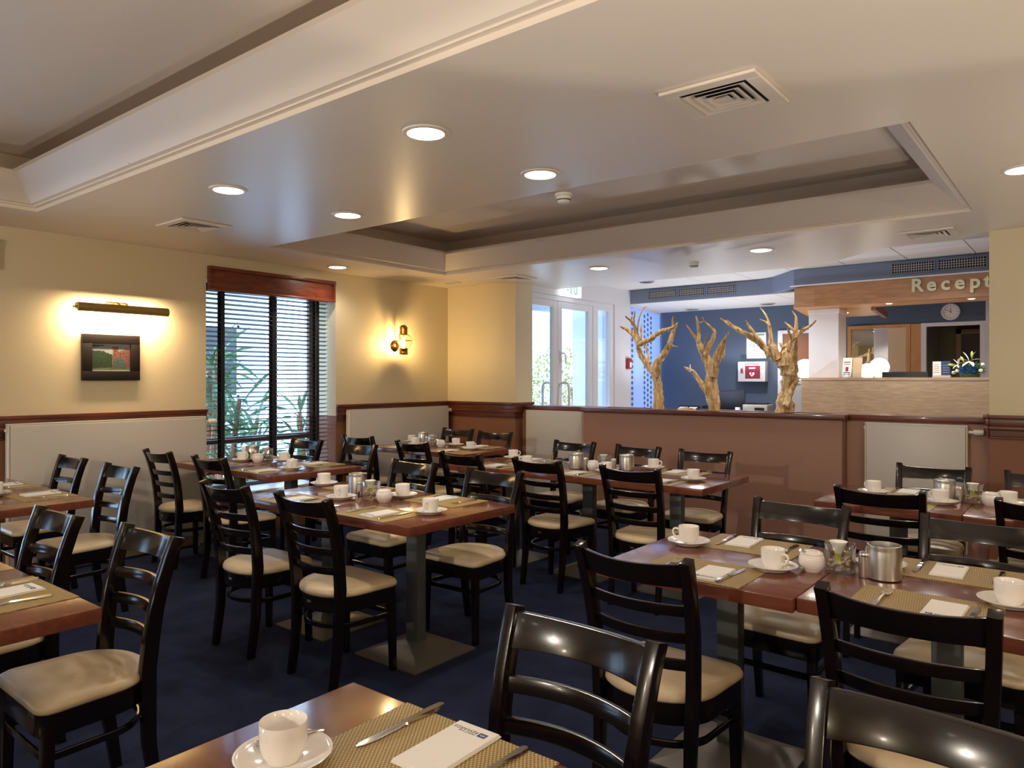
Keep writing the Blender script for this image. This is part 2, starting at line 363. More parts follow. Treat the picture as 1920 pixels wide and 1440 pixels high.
radiator('white radiator at the right end of the half wall beside the pillar',.71,1.067,(-1.085,6.46,0),0)

# ---------------------------------------------------------------- ceiling fixtures
def diffuser(label, x, y, s):
    d = thing('air_vent', label, 'vent', (x,y,2.5)); h = s/2
    def ring(a, b, z0, z1, name, m):
        k = MB(); k.loft([[(-a,-a,z0),(a,-a,z0),(a,a,z0),(-a,a,z0)],[(-b,-b,z1),(b,-b,z1),(b,b,z1),(-b,b,z1)]],caps=False)
        k.loft([[(-b,-b,z1),(b,-b,z1),(b,b,z1),(-b,b,z1)],[(-b+.008,-b+.008,z1),(b-.008,-b+.008,z1),(b-.008,b-.008,z1),(-b+.008,b-.008,z1)],[(-a+.012,-a+.012,z0+.003),(a-.012,-a+.012,z0+.003),(a-.012,a-.012,z0+.003),(-a+.012,a-.012,z0+.003)]],caps=False)
        return k.done(name,m,d,smooth=0)
    k = MB(); i = h*.70
    for a, b in (((-h,-h),(h,-i)),((-h,i),(h,h)),((-h,-i),(-i,i)),((i,-i),(h,i))): k.box((*a,-.014),(*b,-.001))
    k.done('frame','ceil',d,bevel=.003,seg=1)
    bx('dark_throat','black',(-i,-i,-.0035),(i,i,-.001),d)
    for a, b in ((.66,.52),(.48,.35),(.31,.19)): ring(h*b,h*a,-.0045,-.0165,'louvre','ceil')
    k = MB(); k.loft([[(-h*.16,-h*.16,-.016),(h*.16,-h*.16,-.016),(h*.16,h*.16,-.016),(-h*.16,h*.16,-.016)],[(-h*.10,-h*.10,-.005),(h*.10,-h*.10,-.005),(h*.10,h*.10,-.005),(-h*.10,h*.10,-.005)]]); k.done('centre_plate','ceil',d,smooth=0)
diffuser('large square ceiling air vent at upper right, nearest the camera',-1.10,2.687,.37)
diffuser('square ceiling air vent near the left wall before the coffer',-4.95,2.63,.37)
diffuser('ceiling air vent above the corner wall beside the entrance',-4.85,6.12,.37)
diffuser('ceiling air vent above the right pillar and reception opening',-.95,6.17,.36)
def downlight(label, x, y, z=2.5, on=True, power=None, r=.085):
    d = thing('downlight', label, 'ceiling light', (x,y,z))
    MB().lathe([(r*.93,-.002),(r*.97,-.010),(r*1.18,-.007),(r*1.24,-.001)],32).done('trim_ring','ceil',d)
    MB().lathe([(.0001,-.004),(r*.93,-.005),(r*.93,-.0015),(.0001,-.0015)],32).done('lens','glow_w' if on else 'grey',d,smooth=0)
    if on: light('downlight_beam','SPOT',(0,0,-.02),power or K['down'],WARM,spot=150,blend=.6,r=.06,parent=d)
    return d
downlight('lit round downlight in the ceiling, nearest the middle at the top',-2.285,2.267)
downlight('lit round downlight in front of the coffer beside the smoke detector',-2.275,3.10)
downlight('lit round downlight above the left tables between vent and beam',-3.855,2.25)
downlight('lit round downlight at the left front corner of the coffer',-3.835,3.085)
downlight('lit round downlight above the window pelmet',-5.70,4.463)
downlight('lit round downlight over the half wall left of the detector',-3.76,6.09)
downlight('lit round downlight over the half wall right of the detector',-2.17,6.08)
downlight('lit round downlight cut by the right picture edge',-.275,4.574)
downlight('unlit round downlight in the corner above the cream wall',-5.63,6.0,on=False)
def detector(label, x, y):
    d = thing('smoke_detector', label, 'smoke detector', (x,y,2.5))
    MB().lathe([(.0001,0),(.052,0),(.052,-.012),(.046,-.016)],24).done('base','plastic',d)
    MB().lathe([(.044,-.016),(.044,-.026),(.038,-.044),(.026,-.054),(.0001,-.056)],24).done('head','plastic',d)
    MB().lathe([(.0405,-.034),(.0425,-.034),(.0415,-.040),(.0395,-.040)],24).done('dark_slot','blackp',d)
detector('white smoke detector on the ceiling at the front edge of the coffer',-2.42,3.53)
detector('white smoke detector on the ceiling above the half wall',-2.90,6.36)

# ---------------------------------------------------------------- picture, picture light, brass lantern
pc = thing('framed_picture','small dark framed print of a red castle among trees on the left wall','picture',(LX,2.52,1.585),PI/2)
# local x = along wall (+y world), local -y = into room
k = MB(); w, h, t = .215, .178, .072
for a, b in (((-w,-h),(w,-h+t)),((-w,h-t),(w,h)),((-w,-h+t),(-w+t,h-t)),((w-t,-h+t),(w,h-t))): k.box((a[0],-.032,a[1]),(b[0],-.002,b[1]))
k.done('frame','frame',pc,bevel=.004)
bx('mount','matte',(-w+t,-.014,-h+t),(w-t,-.006,h-t),pc)
k = MB(); iw, z0, z1 = w-t-.001, -h+t+.011, h-t-.007
def poly(pts, y, mi): k.mi = mi; k._f([k.bm.verts.new((x,y,z)) for x,z in pts])
poly([(-iw,z0),(iw,z0),(iw,z1),(-iw,z1)],-.0145,0)
poly([(-iw,z0),(iw,z0),(iw,z0+.035),(-iw,z0+.045)],-.0148,3)
lump = [(-iw,z0+.012),(.008,z0+.018)]; random.seed(8)
for i in range(15): lump.append((.010-(iw+.010)*i/14, .018+.034*math.sin(min(1,i/9)*PI/2)+random.uniform(-.006,.006)))
poly(lump,-.0152,1)
poly([(.012,z0+.02),(iw,z0+.02),(iw,.070),(.110,.078),(.095,.062),(.055,.048),(.050,.070),(.054,.078),(.054,.088),(.044,.088),(.044,.082),(.036,.082),(.036,.088),(.026,.088),(.026,.082),(.018,.082),(.018,.088),(.008,.088),(.008,.078),(.012,.070)],-.0151,2)
for wx, wz in ((.030,.050),(.030,.022),(.070,.030),(.092,.034),(.114,.036),(.070,.004),(.114,.006)): poly([(wx-.004,wz-.006),(wx+.004,wz-.006),(wx+.004,wz+.006),(wx-.004,wz+.006)],-.0154,1)
bush = [(.018,z0+.012),(.108,z0+.012)]
for i in range(11): bush.append((.108-.09*i/10, -.030+.030*math.sin(PI*i/10)+random.uniform(-.006,.006)))
poly(bush,-.0156,4)
br = [(-iw,z1-.002)]
for i in range(12): br.append((-iw+.085*i/11, z1-.006-(.020-.012*i/11)*random.uniform(.3,1)))
br.append((-iw+.09,z1-.003)); poly(br,-.0156,1)
k.done('printed_view',['artsky','artgreen','artbrick','artpath','artbush'],pc,smooth=0)
bx('glazing','glass',(-w+t,-.020,-h+t),(w-t,-.0185,h-t),pc)
pl = thing('picture_light','long antique brass picture light above the framed print','wall lamp',(LX,2.565,1.955),PI/2)
k = MB(); n = 12; L = .335
AR = [math.radians(-62+212*i/n) for i in range(n+1)]
outer = [(-.042*math.cos(a)-.135, .036*math.sin(a)) for a in AR]
inner = [(-.039*math.cos(a)-.135, .033*math.sin(a)) for a in AR[::-1]]
k.loft([[(x,p[0],p[1]) for p in outer+inner] for x in (-L,L)]); k.done('shade','abrass',pl)
for s in (-1,1):
    k = MB(); k.loft([[(s*L,p[0],p[1]) for p in outer],[(s*(L+.004),p[0],p[1]) for p in outer]]); k.done('end_cap','abrass',pl)
MB().lathe([(.011,0),(.011,.012),(.006,.02),(.009,.026),(.0001,.034)],12,m=Matrix.Translation((-L,-.135,.0))@Matrix.Rotation(-PI/2,4,'Y')).done('finial','abrass',pl)
MB().box((-.085,-.012,.01),(.085,-.001,.062)).done('wall_plate','abrass',pl,bevel=.003)
for x in (-.03,.03): MB().tube([(x,-.005,.04),(x,-.06,.055),(x,-.10,.050),(x,-.125,.036)],.006,8).done('arm','abrass',pl)
MB().tube([(-L+.03,-.132,.006),(L-.03,-.132,.006)],.009,10).done('tube_bulb','glow_w',pl)
light('picture_beam','AREA',(0,-.122,-.008),K['pic'],WARMER,rot=(math.radians(52),0,0),size=.6,sy=.04,parent=pl)

ln = thing('brass_lantern','brass ship lantern wall lamp between the window and the corner','wall lamp',(LX,5.50,1.78),PI/2)
Rx = Matrix.Rotation(PI/2,4,'X')
MB().lathe([(.062,0),(.062,.006),(.05,.016),(.03,.026),(.014,.032),(.0001,.034)],28,m=Rx).done('wall_plate','brass',ln)
MB().tube([(0,-.02,0),(0,-.055,-.01),(0,-.085,.0),(0,-.09,.06),(0,-.078,.135),(0,-.10,.165)],.006,10).done('arm','brass',ln)
cx = (0,-.145,0)
MB().lathe([(.0001,-.098),(.046,-.098),(.049,-.092),(.047,-.085),(.047,-.045),(.050,-.040),(.050,-.030),(.03,-.024),(.0001,-.022)],28,cx).done('fuel_base','brass',ln)
MB().lathe([(.048,.118),(.050,.122),(.043,.128),(.043,.185),(.049,.190),(.049,.196),(.040,.206),(.030,.212),(.034,.217),(.020,.226),(.0001,.228)],28,cx).done('chimney_cap','brass',ln)
MB().lathe([(.036,-.024),(.060,-.005),(.076,.03),(.080,.055),(.074,.085),(.058,.110),(.044,.121)],28,cx).done('glass_globe','lampglass',ln)
for i in range(4):
    a = PI/4+i*PI/2
    MB().tube([(.05*math.cos(a),-.145+.05*math.sin(a),-.035),(.085*math.cos(a),-.145+.085*math.sin(a),.02),(.090*math.cos(a),-.145+.090*math.sin(a),.055),(.083*math.cos(a),-.145+.083*math.sin(a),.09),(.05*math.cos(a),-.145+.05*math.sin(a),.122)],.0032,6).done('guard_wire','brass',ln)
MB().tube([(.089*math.cos(t),-.145+.089*math.sin(t),.055) for t in [2*PI*i/32 for i in range(32)]],.0032,6,closed=True).done('guard_ring','brass',ln)
MB().lathe([(.0001,-.02),(.010,-.018),(.012,.0),(.015,.02),(.017,.04),(.011,.058),(.0001,.064)],14,cx).done('bulb','bulb',ln)

# ---------------------------------------------------------------- reception hall beyond the half wall
DX, BY = -5.08, 10.62
m = MB()
for a, b in (((DX-.2,6.66,2.43),(DX,8.64,3)), ((DX-.2,8.64,0),(DX,9.06,3)), ((DX-.35,6.4,0),(DX,6.64,3))): m.box(a,b)
struct(m.done('wall_entrance','white',smooth=0),'white wall around the glass entrance doors','wall')
m = MB()
for a, b in (((-5.6,BY,0),(-1.68,BY+.1,3)), ((-1.68,BY,2.10),(-1.06,BY+.1,3)), ((-1.06,BY,0),(3,BY+.1,3))): m.box(a,b)
struct(m.done('wall_reception','bluewall',smooth=0),'slate blue back wall of the reception','wall')
# tiled ceilings, one object per tile
ct = struct(bx('ceiling_grid','tilegap',(-5.6,6.63,2.69),(2.88,10.6,2.70)),'tiled white ceiling over the reception hall','ceiling')
t0 = MB().box((.004,.004,0),(.596,1.196,.02)).done('ceiling_tile','tile',ct,bevel=.002,seg=1); first = True
cr = struct(bx('ceiling_rear','tilegap',(-5.6,9.105,2.492),(2.88,10.6,2.50)),'lower tiled white ceiling at the back of the reception','ceiling')
for x0, x1, y0, y1, z, par in ((-5.1,1.2,6.66,9.06,2.66,ct),(-5.5,1.2,9.105,10.62,2.47,cr)):
    x = x0
    while x < x1:
        y = y0
        while y < y1-.1:
            o = t0 if first else t0.copy()
            if not first: COL.objects.link(o)
            o.parent = par; first = False; o.location = (x,y,z); o.scale = (1,min(1,(y1-y)/1.2),1); y += 1.2
        x += .6
bk = thing('bulkhead','slate blue ceiling bulkhead with grilles running above the reception','bulkhead',(0,0,0))
bkp = [(-5.08,9.06),(-3.28,9.06),(-3.08,8.98),(-2.66,8.5),(2.88,8.5),(2.88,8.6),(-2.6,8.6),(-3.05,9.10),(-5.08,9.10)]
MB().prism(bkp,2.468,2.655).done('face','bulk',bk,smooth=0)
MB().prism([(-2.70,8.485),(-2.64,8.455),(2.88,8.455),(2.88,8.5),(-2.62,8.5)],2.462,2.474).done('white_edge','white',bk,smooth=0)
def grille(x0, x1, y, z0, z1, label):
    g = thing('air_grille',label,'vent',((x0+x1)/2,y,(z0+z1)/2)); w, h, t = (x1-x0)/2, (z1-z0)/2, .014
    MB().box((-w,-.012,-h),(w,0,-h+t)).box((-w,-.012,h-t),(w,0,h)).box((-w,-.012,-h+t),(-w+t,0,h-t)).box((w-t,-.012,-h+t),(w,0,h-t)).done('frame','bulk',g)
    bx('dark_back','black',(-w+t,-.003,-h+t),(w-t,-.001,h-t),g)
    k = MB(); n = int((2*w-2*t)/.022)
    for i in range(1,n): x = -w+t+i*(2*w-2*t)/n; k.box((x-.003,-.010,-h+t),(x+.003,-.005,h-t))
    n = int((2*h-2*t)/.022)
    for i in range(1,n): z = -h+t+i*(2*h-2*t)/n; k.box((-w+t,-.008,z-.003),(w-t,-.004,z+.003))
    o = k.done('bar_grid','grey',g,smooth=0); o['kind'] = 'stuff'
for i,(a,b) in enumerate(((-4.80,-4.37),(-4.35,-3.97),(-3.95,-3.56))): grille(a,b,9.06,2.51,2.63,('left ceiling grille of the three on the bulkhead above the driftwood','middle ceiling grille of the three on the bulkhead above the driftwood','right ceiling grille of the three on the bulkhead above the driftwood')[i])
for i,(a,b) in enumerate(((-1.66,-1.25),(-1.235,-.80))): grille(a,b,8.5,2.51,2.635,('left grille of the pair above the wooden sign board','right grille of the pair above the sign board, next to the pillar')[i])
# sign board with letters
sg = thing('sign_board','beech sign board with raised letters reading Reception above the counter','sign',(-1.4,8.5,2.345))
MB().prism([(-1.03,0),(4.2,0),(4.2,.05),(-1.03,.05)],-.115,.117).done('board','beech',sg,bevel=.002,seg=1)
MB().prism([(-1.03,0),(-1.03,.05),(-1.26,.12),(-1.28,.08)],-.115,.117).done('end_board','beech',sg,bevel=.002,seg=1)
x = -.05
for i, ch in enumerate('Reception'):
    adv = {'R':.134,'e':.127,'c':.120,'p':.134,'t':.075,'i':.052,'o':.128,'n':.12}[ch]
    text_mesh('letter',ch,.185,'letter',sg,(x+adv/2-.03,-.012,.03),(PI/2,0,0),.008,bold=.006); x += adv
cp = struct(MB().prism([(-2.70,8.62),(-2.43,8.55),(3,8.55),(3,8.95),(-1.95,8.95),(-2.08,10.2),(-2.95,10.2)],2.225,2.262).done('trim_4','orange',bevel=.002,seg=1),'pale wooden canopy under the sign board','canopy')
MB().prism([(-1.95,8.95),(-2.08,10.2),(-2.03,10.2),(-1.90,8.95)],2.19,2.262).done('edge_beam','brownd',cp)
def minispot(label, x, y, pw):
    d = thing('downlight', label, 'ceiling light', (x,y,2.225))
    MB().lathe([(.030,-.001),(.032,-.005),(.042,-.003),(.044,0)],20).done('trim_ring','white',d)
    MB().lathe([(.0001,-.002),(.030,-.003),(.030,0),(.0001,0)],20).done('lens','glow_w',d,smooth=0)
    light('downlight_beam','SPOT',(0,0,-.012),K['spot'],WARM,spot=110,blend=.6,r=.03,parent=d)
minispot('small lit spot under the canopy left of the clock',-1.70,8.62,14); minispot('small lit spot under the canopy right of the clock',-.95,8.62,14); minispot('small lit spot under the canopy behind the white column',-2.35,9.5,14)
# counter and column
co = thing('reception_counter','tall pale oak reception counter with a grey end panel','counter',(-2.573,8.5,0))
bx('front_panel','oak',(0,0,0),(4.2,.04,1.40),co,bevel=.002,seg=1)
bx('top_ledge','oak',(-.004,-.006,1.40),(4.2,.24,1.432),co,bevel=.003)
bx('inner_top','orange',(0,.24,1.40),(4.2,.34,1.430),co,bevel=.002,seg=1)
bx('end_panel','grey',(-.012,.01,0),(0,1.2,1.428),co)
bx('desk','orange',(.45,.34,.78),(4.2,1.1,.828),co)
struct(MB().box((-2.59,8.82,0),(-2.26,9.14,2.225)).box((-2.60,8.81,2.17),(-2.25,9.15,2.225)).done('trim_5','white',bevel=.004,seg=1),'white square column standing behind the counter','column')
def globe(label, x, y, z, r=.10, stem=0):
    g = thing('globe_lamp',label,'table lamp',(x,y,z))
    MB().lathe([(.0001,-stem),(r*.6,-stem),(r*.6,.012-stem),(r*.18,.02-stem),(r*.18,.0),(r*.5,.004),(r*.4,.02),(.0001,.02)],20).done('base','white',g)
    MB().lathe([(r*math.cos(a),r*1.05+r*math.sin(a)+.012) for a in [-PI/2+PI*i/16 for i in range(17)]],24).done('opal_shade','globe',g)
globe('glowing opal globe lamp left of the white column',-2.70,9.05,1.40,.118); globe('glowing opal globe lamp in front of the wall mirror',-1.90,9.12,1.428,.105,.60)
bx('lamp_shelf','grey',(-2.95,8.9,1.36),(-2.60,9.2,1.40)); tag(bpy.data.objects['lamp_shelf'],'grey shelf at the counter end carrying the left globe lamp','shelf')
MB().box((-2.93,8.92,0),(-2.62,9.18,1.36)).done('shelf_body','grey',bpy.data.objects['lamp_shelf'])
lf = thing('leaflet_holder','clear holder with two pale printed leaflets on the counter left end','leaflet holder',(-2.10,8.72,1.432),-.12)
T = Matrix.Rotation(math.radians(-10),4,'X')
for i,(x,mm) in enumerate(((-.055,'paper'),(.05,'beige'))):
    f = MB().box((x-.05,.012*i,.004),(x+.05,.012*i+.004,.225),T).done('leaflet',mm,lf)
    if i == 0:
        for j,(za,zb,w_) in enumerate(((.17,.18,.07),(.15,.155,.06),(.07,.12,.03),(.05,.06,.07),(.03,.036,.07))): MB().box((x-w_/2,-.0012,za),(x+w_/2,-.0002,zb),T).done('printed_line',('maroon','ink','maroon','inkb','ink')[j],f)
MB().box((-.11,-.03,0),(.11,.06,.006)).box((-.11,-.034,.0),(.11,-.030,.05)).done('holder','tumbler',lf)
mo = thing('monitor','low black monitor back on the reception counter','monitor',(-1.60,8.90,1.30))
MB().box((-.225,-.02,-.14),(.225,.02,.195)).done('case','blackp',mo,bevel=.008); MB().box((-.08,-.045,-.08),(.08,-.02,.08)).done('rear_box','blackp',mo,bevel=.01)
MB().box((-.03,-.03,-.40),(.03,0,-.1)).box((-.12,-.1,-.48),(.12,.1,-.46)).done('stand','blackp',mo)
fo = thing('folder_stand','standing folder, white left half and blue right half, beside the flowers','folder',(-1.22,8.66,1.432))
MB().box((-.078,-.004,0),(-.002,.0,.165)).done('white_page','paper',fo); MB().box((.002,-.004,.0),(.082,0,.168)).done('blue_page','inkb',fo)
MB().box((-.08,-.010,-.0),(.084,.03,.022)).done('foot','grey',fo)
for i in range(5):
    MB().box((-.068,-.0052,.05+i*.02),(-.018,-.0042,.053+i*.02)).done('printed_line','ink',fo)
    if i < 4: MB().box((.014,-.0052,.05+i*.024),(.066,-.0042,.053+i*.024)).done('printed_line','grey',fo)
fl = thing('flower_arrangement','arrangement of white lilies and blue flowers on the counter beside the pillar','flowers',(-.97,8.68,1.432))
MB().lathe([(.0001,0),(.075,0),(.095,.03),(.09,.04),(.0001,.04)],20).done('bowl','green2',fl)
m = MB(); random.seed(3)
def leaf(m, base, d, L, w):
    d = Vector(d).normalized(); sd = d.cross(Vector((0,0,1))); sd = sd.normalized() if sd.length > .01 else Vector((1,0,0)); b = Vector(base); n = sd.cross(d)
    p = [b, b+d*L*.35+sd*w+n*L*.04, b+d*L*.7+sd*w*.7+n*L*.03, b+d*L-n*L*.08, b+d*L*.7-sd*w*.7+n*L*.03, b+d*L*.35-sd*w+n*L*.04]
    vs = [m.bm.verts.new(q) for q in p]; f = m._f(vs)
for i in range(150):
    a = random.uniform(0,2*PI); e = random.uniform(-.1,1.1); r = random.uniform(.02,.08)
    leaf(m,(r*math.cos(a),r*math.sin(a),.03+random.uniform(0,.06)),(math.cos(a)*math.cos(e),math.sin(a)*math.cos(e),math.sin(e)),random.uniform(.06,.12),.014)
o = m.done('foliage','green2',fl,smooth=0); o['kind'] = 'stuff'
def lily(c, d, s):
    m = MB(); d = Vector(d).normalized(); u = d.cross(Vector((0,.3,1))).normalized(); w = d.cross(u)
    for i in range(6):
        a = i*PI/3; q = (u*math.cos(a)+w*math.sin(a)); leaf(m,c,(q*.95+d*.45),s,s*.2)
    return m
lily((.0,-.06,.165),(0,-.8,.5),.115).done('lily','petal',fl,smooth=0); lily((-.10,-.05,.135),(-.4,-.8,.3),.07).done('lily','petal',fl,smooth=0)
for p in ((-.135,-.06,.05),(.10,-.08,.07),(-.10,-.08,.07),(.115,-.05,.13)):
    MB().lathe([(.0001,-.018),(.016,-.012),(.020,0),(.015,.012),(.0001,.016)],10,p).done('rose','petal',fl)
m = MB()
for i in range(46):
    x = random.uniform(-.075,.055); z = random.uniform(.045,.105); c = (x,-.085-random.uniform(0,.02),z)
    for k in range(5):
        a = k*2*PI/5; leaf(m,c,(math.cos(a),-.4,math.sin(a)),.020,.006)
o = m.done('blue_blossom','bluef',fl,smooth=0); o['kind'] = 'stuff'
for b, d, L in (((-.09,-.03,.12),(-.9,-.1,.12),.10),((.02,-.02,.19),(0,-.1,1),.075),((-.05,-.02,.16),(-.5,0,.9),.06)):
    d = Vector(d).normalized(); p = [Vector(b)+d*L*t for t in (0,.3,.65,.9,1)]
    MB().tube(p,[.004,.010,.013,.008,.002],8).done('lily_bud','lime',fl)
# back wall pieces
mr = thing('wall_mirror','wall mirror in a honey wood frame beside a beige panel, behind the counter','mirror',(-2.602,BY,1.0))
MB().box((0,-.03,0),(.05,0,1.13)).box((.05,-.03,1.085),(.763,0,1.13)).box((.713,-.03,0),(.763,0,1.085)).done('frame','orange',mr,bevel=.003,seg=1)
bx('mirror_glass','mirror',(.05,-.012,0),(.497,-.006,1.085),mr); bx('beige_panel','beige',(.497,-.016,0),(.713,-.006,1.085),mr)
bx('side_panel','orange',(.765,-.028,-1.0),(.90,0,1.125),mr,bevel=.003,seg=1); bx('lower_panel','orange',(0,-.028,-1.0),(.763,0,-.002),mr)
dr = struct(MB().box((-1.72,BY-.03,0),(-1.66,BY+.02,2.13)).box((-1.08,BY-.03,0),(-1.02,BY+.02,2.13)).box((-1.66,BY-.03,2.085),(-1.08,BY+.02,2.13)).done('door_2','white',bevel=.003,seg=1),'white framed doorway to a dim back room','door')
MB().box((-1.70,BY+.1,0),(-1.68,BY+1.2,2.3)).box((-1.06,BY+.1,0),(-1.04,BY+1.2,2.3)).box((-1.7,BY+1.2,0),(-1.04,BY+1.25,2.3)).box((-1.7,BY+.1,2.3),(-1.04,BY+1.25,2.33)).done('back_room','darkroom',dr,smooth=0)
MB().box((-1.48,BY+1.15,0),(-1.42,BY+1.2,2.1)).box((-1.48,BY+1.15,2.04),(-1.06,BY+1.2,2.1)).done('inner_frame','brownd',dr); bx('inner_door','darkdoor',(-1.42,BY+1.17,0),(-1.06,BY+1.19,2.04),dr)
MB().box((-1.02,BY-.03,0),(-.96,BY,2.45)).done('corner_strip','white',dr)
d3 = struct(MB().box((-3.54,BY-.03,0),(-3.47,BY,2.11)).box((-2.78,BY-.03,0),(-2.71,BY,2.11)).box((-3.47,BY-.03,2.06),(-2.78,BY,2.11)).done('door_3','white',bevel=.003,seg=1),'brown door in a white frame on the blue wall','door')
bx('leaf','brownd',(-3.47,BY-.02,0),(-2.78,BY-.001,2.06),d3)
ck = thing('wall_clock','round white wall clock on the blue wall above the doorway','clock',(-1.391,BY,2.258))
Rf = Matrix.Rotation(PI/2,4,'X')
MB().lathe([(.0001,0),(.105,0),(.105,.022),(.098,.030),(.086,.030),(.084,.020),(.0001,.020)],36,m=Rf).done('rim','white',ck)
MB().lathe([(.0001,.0205),(.084,.0205),(.084,.0215),(.0001,.0215)],36,m=Rf).done('dial','paper',ck)
m = MB()
for i in range(12):
    a = i*PI/6; T = Matrix.Rotation(-a,4,'Y'); m.box((-.003,-.0228,.066),(.003,-.0216,.077 if i%3 else .08),T)
m.done('hour_marks','ink',ck)
MB().box((-.003,-.0245,-.012),(.003,-.0230,.048),Matrix.Rotation(math.radians(-2),4,'Y')).done('hour_hand','blackp',ck)
MB().box((-.002,-.0262,-.015),(.002,-.0248,.070),Matrix.Rotation(math.radians(-62),4,'Y')).done('minute_hand','blackp',ck)
ae = thing('first_aid_cabinet','white wall cabinet with red defibrillator window and white heart','cabinet',(-3.884,BY,1.522))
MB().box((-.2,-.14,-.145),(.2,-.001,.145)).done('case','white',ae,bevel=.006)
bx('red_window','maroon',(-.09,-.145,-.10),(.13,-.139,.085),ae); bx('label_strip','paper',(-.03,-.147,.04),(.06,-.1445,.062),ae); bx('small_panel','grey',(-.165,-.1425,-.03),(-.115,-.1395,.06),ae)
bx('heading_line','maroon',(-.09,-.1425,.108),(.12,-.1395,.116),ae); bx('figure_mark','maroon',(-.155,-.144,-.02),(-.125,-.1424,.045),ae)
hp = []
for i in range(28):
    t = 2*PI*i/28; hp.append((.0024*16*math.sin(t)**3, .0024*(13*math.cos(t)-5*math.cos(2*t)-2*math.cos(3*t)-math.cos(4*t))))
m = MB(); m.prism(hp,.1445,.147,Matrix.Translation((.012,0,-.038))@Matrix.Rotation(PI/2,4,'X')); m.done('heart','paper',ae,smooth=0)
m = MB(); m.prism([(-.010,.024),(.006,.024),(.0,.006),(.012,.006),(-.010,-.024),(-.004,-.002),(-.016,-.002)],.147,.148,Matrix.Translation((.012,0,-.036))@Matrix.Rotation(PI/2,4,'X')); m.done('bolt','maroon',ae,smooth=0)
no = thing('evacuation_notice','framed white floor plan notice with a green heading above the cabinet','notice',(-3.858,BY,1.905))
MB().box((-.146,-.014,-.192),(.146,-.001,.192)).done('frame','white',no,bevel=.003,seg=1); bx('sheet','paper',(-.13,-.0155,-.176),(.13,-.0135,.176),no); bx('heading','exitgreen',(-.12,-.0165,.145),(.12,-.0152,.168),no)
m = MB(); random.seed(9)
for i in range(9):
    x, z = random.uniform(-.1,.06), random.uniform(-.08,.09); w_, h_ = random.uniform(.03,.06), random.uniform(.03,.05)
    for a, b in (((x,z),(x+w_,z+.003)),((x,z+h_),(x+w_,z+h_+.003)),((x,z),(x+.003,z+h_)),((x+w_,z),(x+w_+.003,z+h_))): m.box((a[0],-.0165,a[1]),(b[0],-.0152,b[1]))
m.box((-.08,-.0165,-.15),(.06,-.0152,-.147)); m.done('plan_lines','ink',no,smooth=0)
# desk with office things in the back left corner
dk = thing('office_desk','dark desk along the blue wall behind the driftwood','desk',(-4.4,10.2,0))
bx('desk_top','grey',(-.70,-.25,.915),(.80,.41,.945),dk,bevel=.003); bx('modesty_panel','grey',(-.66,.38,0),(.78,.40,.915),dk)
for s in (-.68,.75): bx('leg','grey',(s,-.22,0),(s+.04,.36,.915),dk)
mn = thing('monitor','dark flat monitor on the desk behind the middle driftwood','monitor',(-4.02,10.05,.945),.1)
MB().box((-.20,-.015,.035),(.20,.02,.31)).done('case','blackp',mn,bevel=.005); bx('screen','screen',(-.185,-.018,.055),(.185,-.0145,.295),mn)
MB().box((-.03,.0,.01),(.03,.02,.08)).box((-.10,-.07,0),(.10,.08,.012)).done('stand','blackp',mn,bevel=.003)
pr_ = thing('printer','cream office printer with a dark lid on the desk','printer',(-3.655,10.10,.945),.05)
MB().box((-.17,-.13,0),(.17,.15,.115)).done('body','grey',pr_,bevel=.012); MB().box((-.15,-.10,.115),(.15,.13,.135)).done('lid','blackp',pr_,bevel=.006); MB().box((.0,-.138,.02),(.13,-.129,.075)).done('paper_slot','blackp',pr_); MB().box((-.14,-.15,.012),(-.02,-.129,.022)).done('paper_tray','paper',pr_)
dt = thing('document_tray','dark tray with two white papers on the desk corner','tray',(-4.68,10.02,.945))
MB().box((-.16,-.12,0),(.16,.12,.012)).box((-.16,.10,.012),(.16,.12,.075)).done('tray','blackp',dt,bevel=.004)
for x in (-.075,.075): MB().box((x-.06,-.115,.030),(x+.06,.095,.036),Matrix.Rotation(.22,4,'X')).done('sheet','paper',dt)
tp = thing('desk_phone','black desk phone with a red badge beside the document tray','phone',(-4.36,10.02,.945))
MB().box((-.06,-.08,0),(.06,.08,.045)).done('body','blackp',tp,bevel=.01); MB().box((-.055,-.075,.05),(-.015,.08,.085)).done('handset','blackp',tp,bevel=.01); bx('badge','maroon',(.01,-.083,.018),(.04,-.079,.036),tp)
o = MB().lathe([(.0001,0),(.033,0),(.036,.075),(.031,.075),(.029,.01),(.0001,.01)],18).done('mug','china',None,loc=(-3.86,9.90,.945)); tag(o,'white mug on the desk left of the printer','mug')
# entrance doors
d1 = struct(MB().box((DX-.10,6.60,2.37),(DX-.02,8.64,2.43)).box((DX-.10,8.12,0),(DX-.02,8.24,2.37)).box((DX-.10,8.54,0),(DX-.02,8.64,2.37)).box((DX-.10,8.24,0),(DX-.02,8.54,1.05)).box((DX-.10,8.24,2.33),(DX-.02,8.54,2.37)).done('door_1','white',bevel=.004,seg=1),'white framed double glass entrance door with side light','door')
bx('side_pane','glass',(DX-.065,8.24,1.05),(DX-.055,8.54,2.33),d1)
for y0, y1 in ((6.60,7.325),(7.33,8.12)):
    lfm = MB().box((DX-.09,y0,0),(DX-.03,y0+.09,2.37)).box((DX-.09,y1-.09,0),(DX-.03,y1,2.37)).box((DX-.09,y0+.09,0),(DX-.03,y1-.09,.18)).box((DX-.09,y0+.09,2.29),(DX-.03,y1-.09,2.37)).done('door_leaf','white',d1,bevel=.004,seg=1)
    bx('pane','glass',(DX-.065,y0+.09,.18),(DX-.055,y1-.09,2.29),lfm)
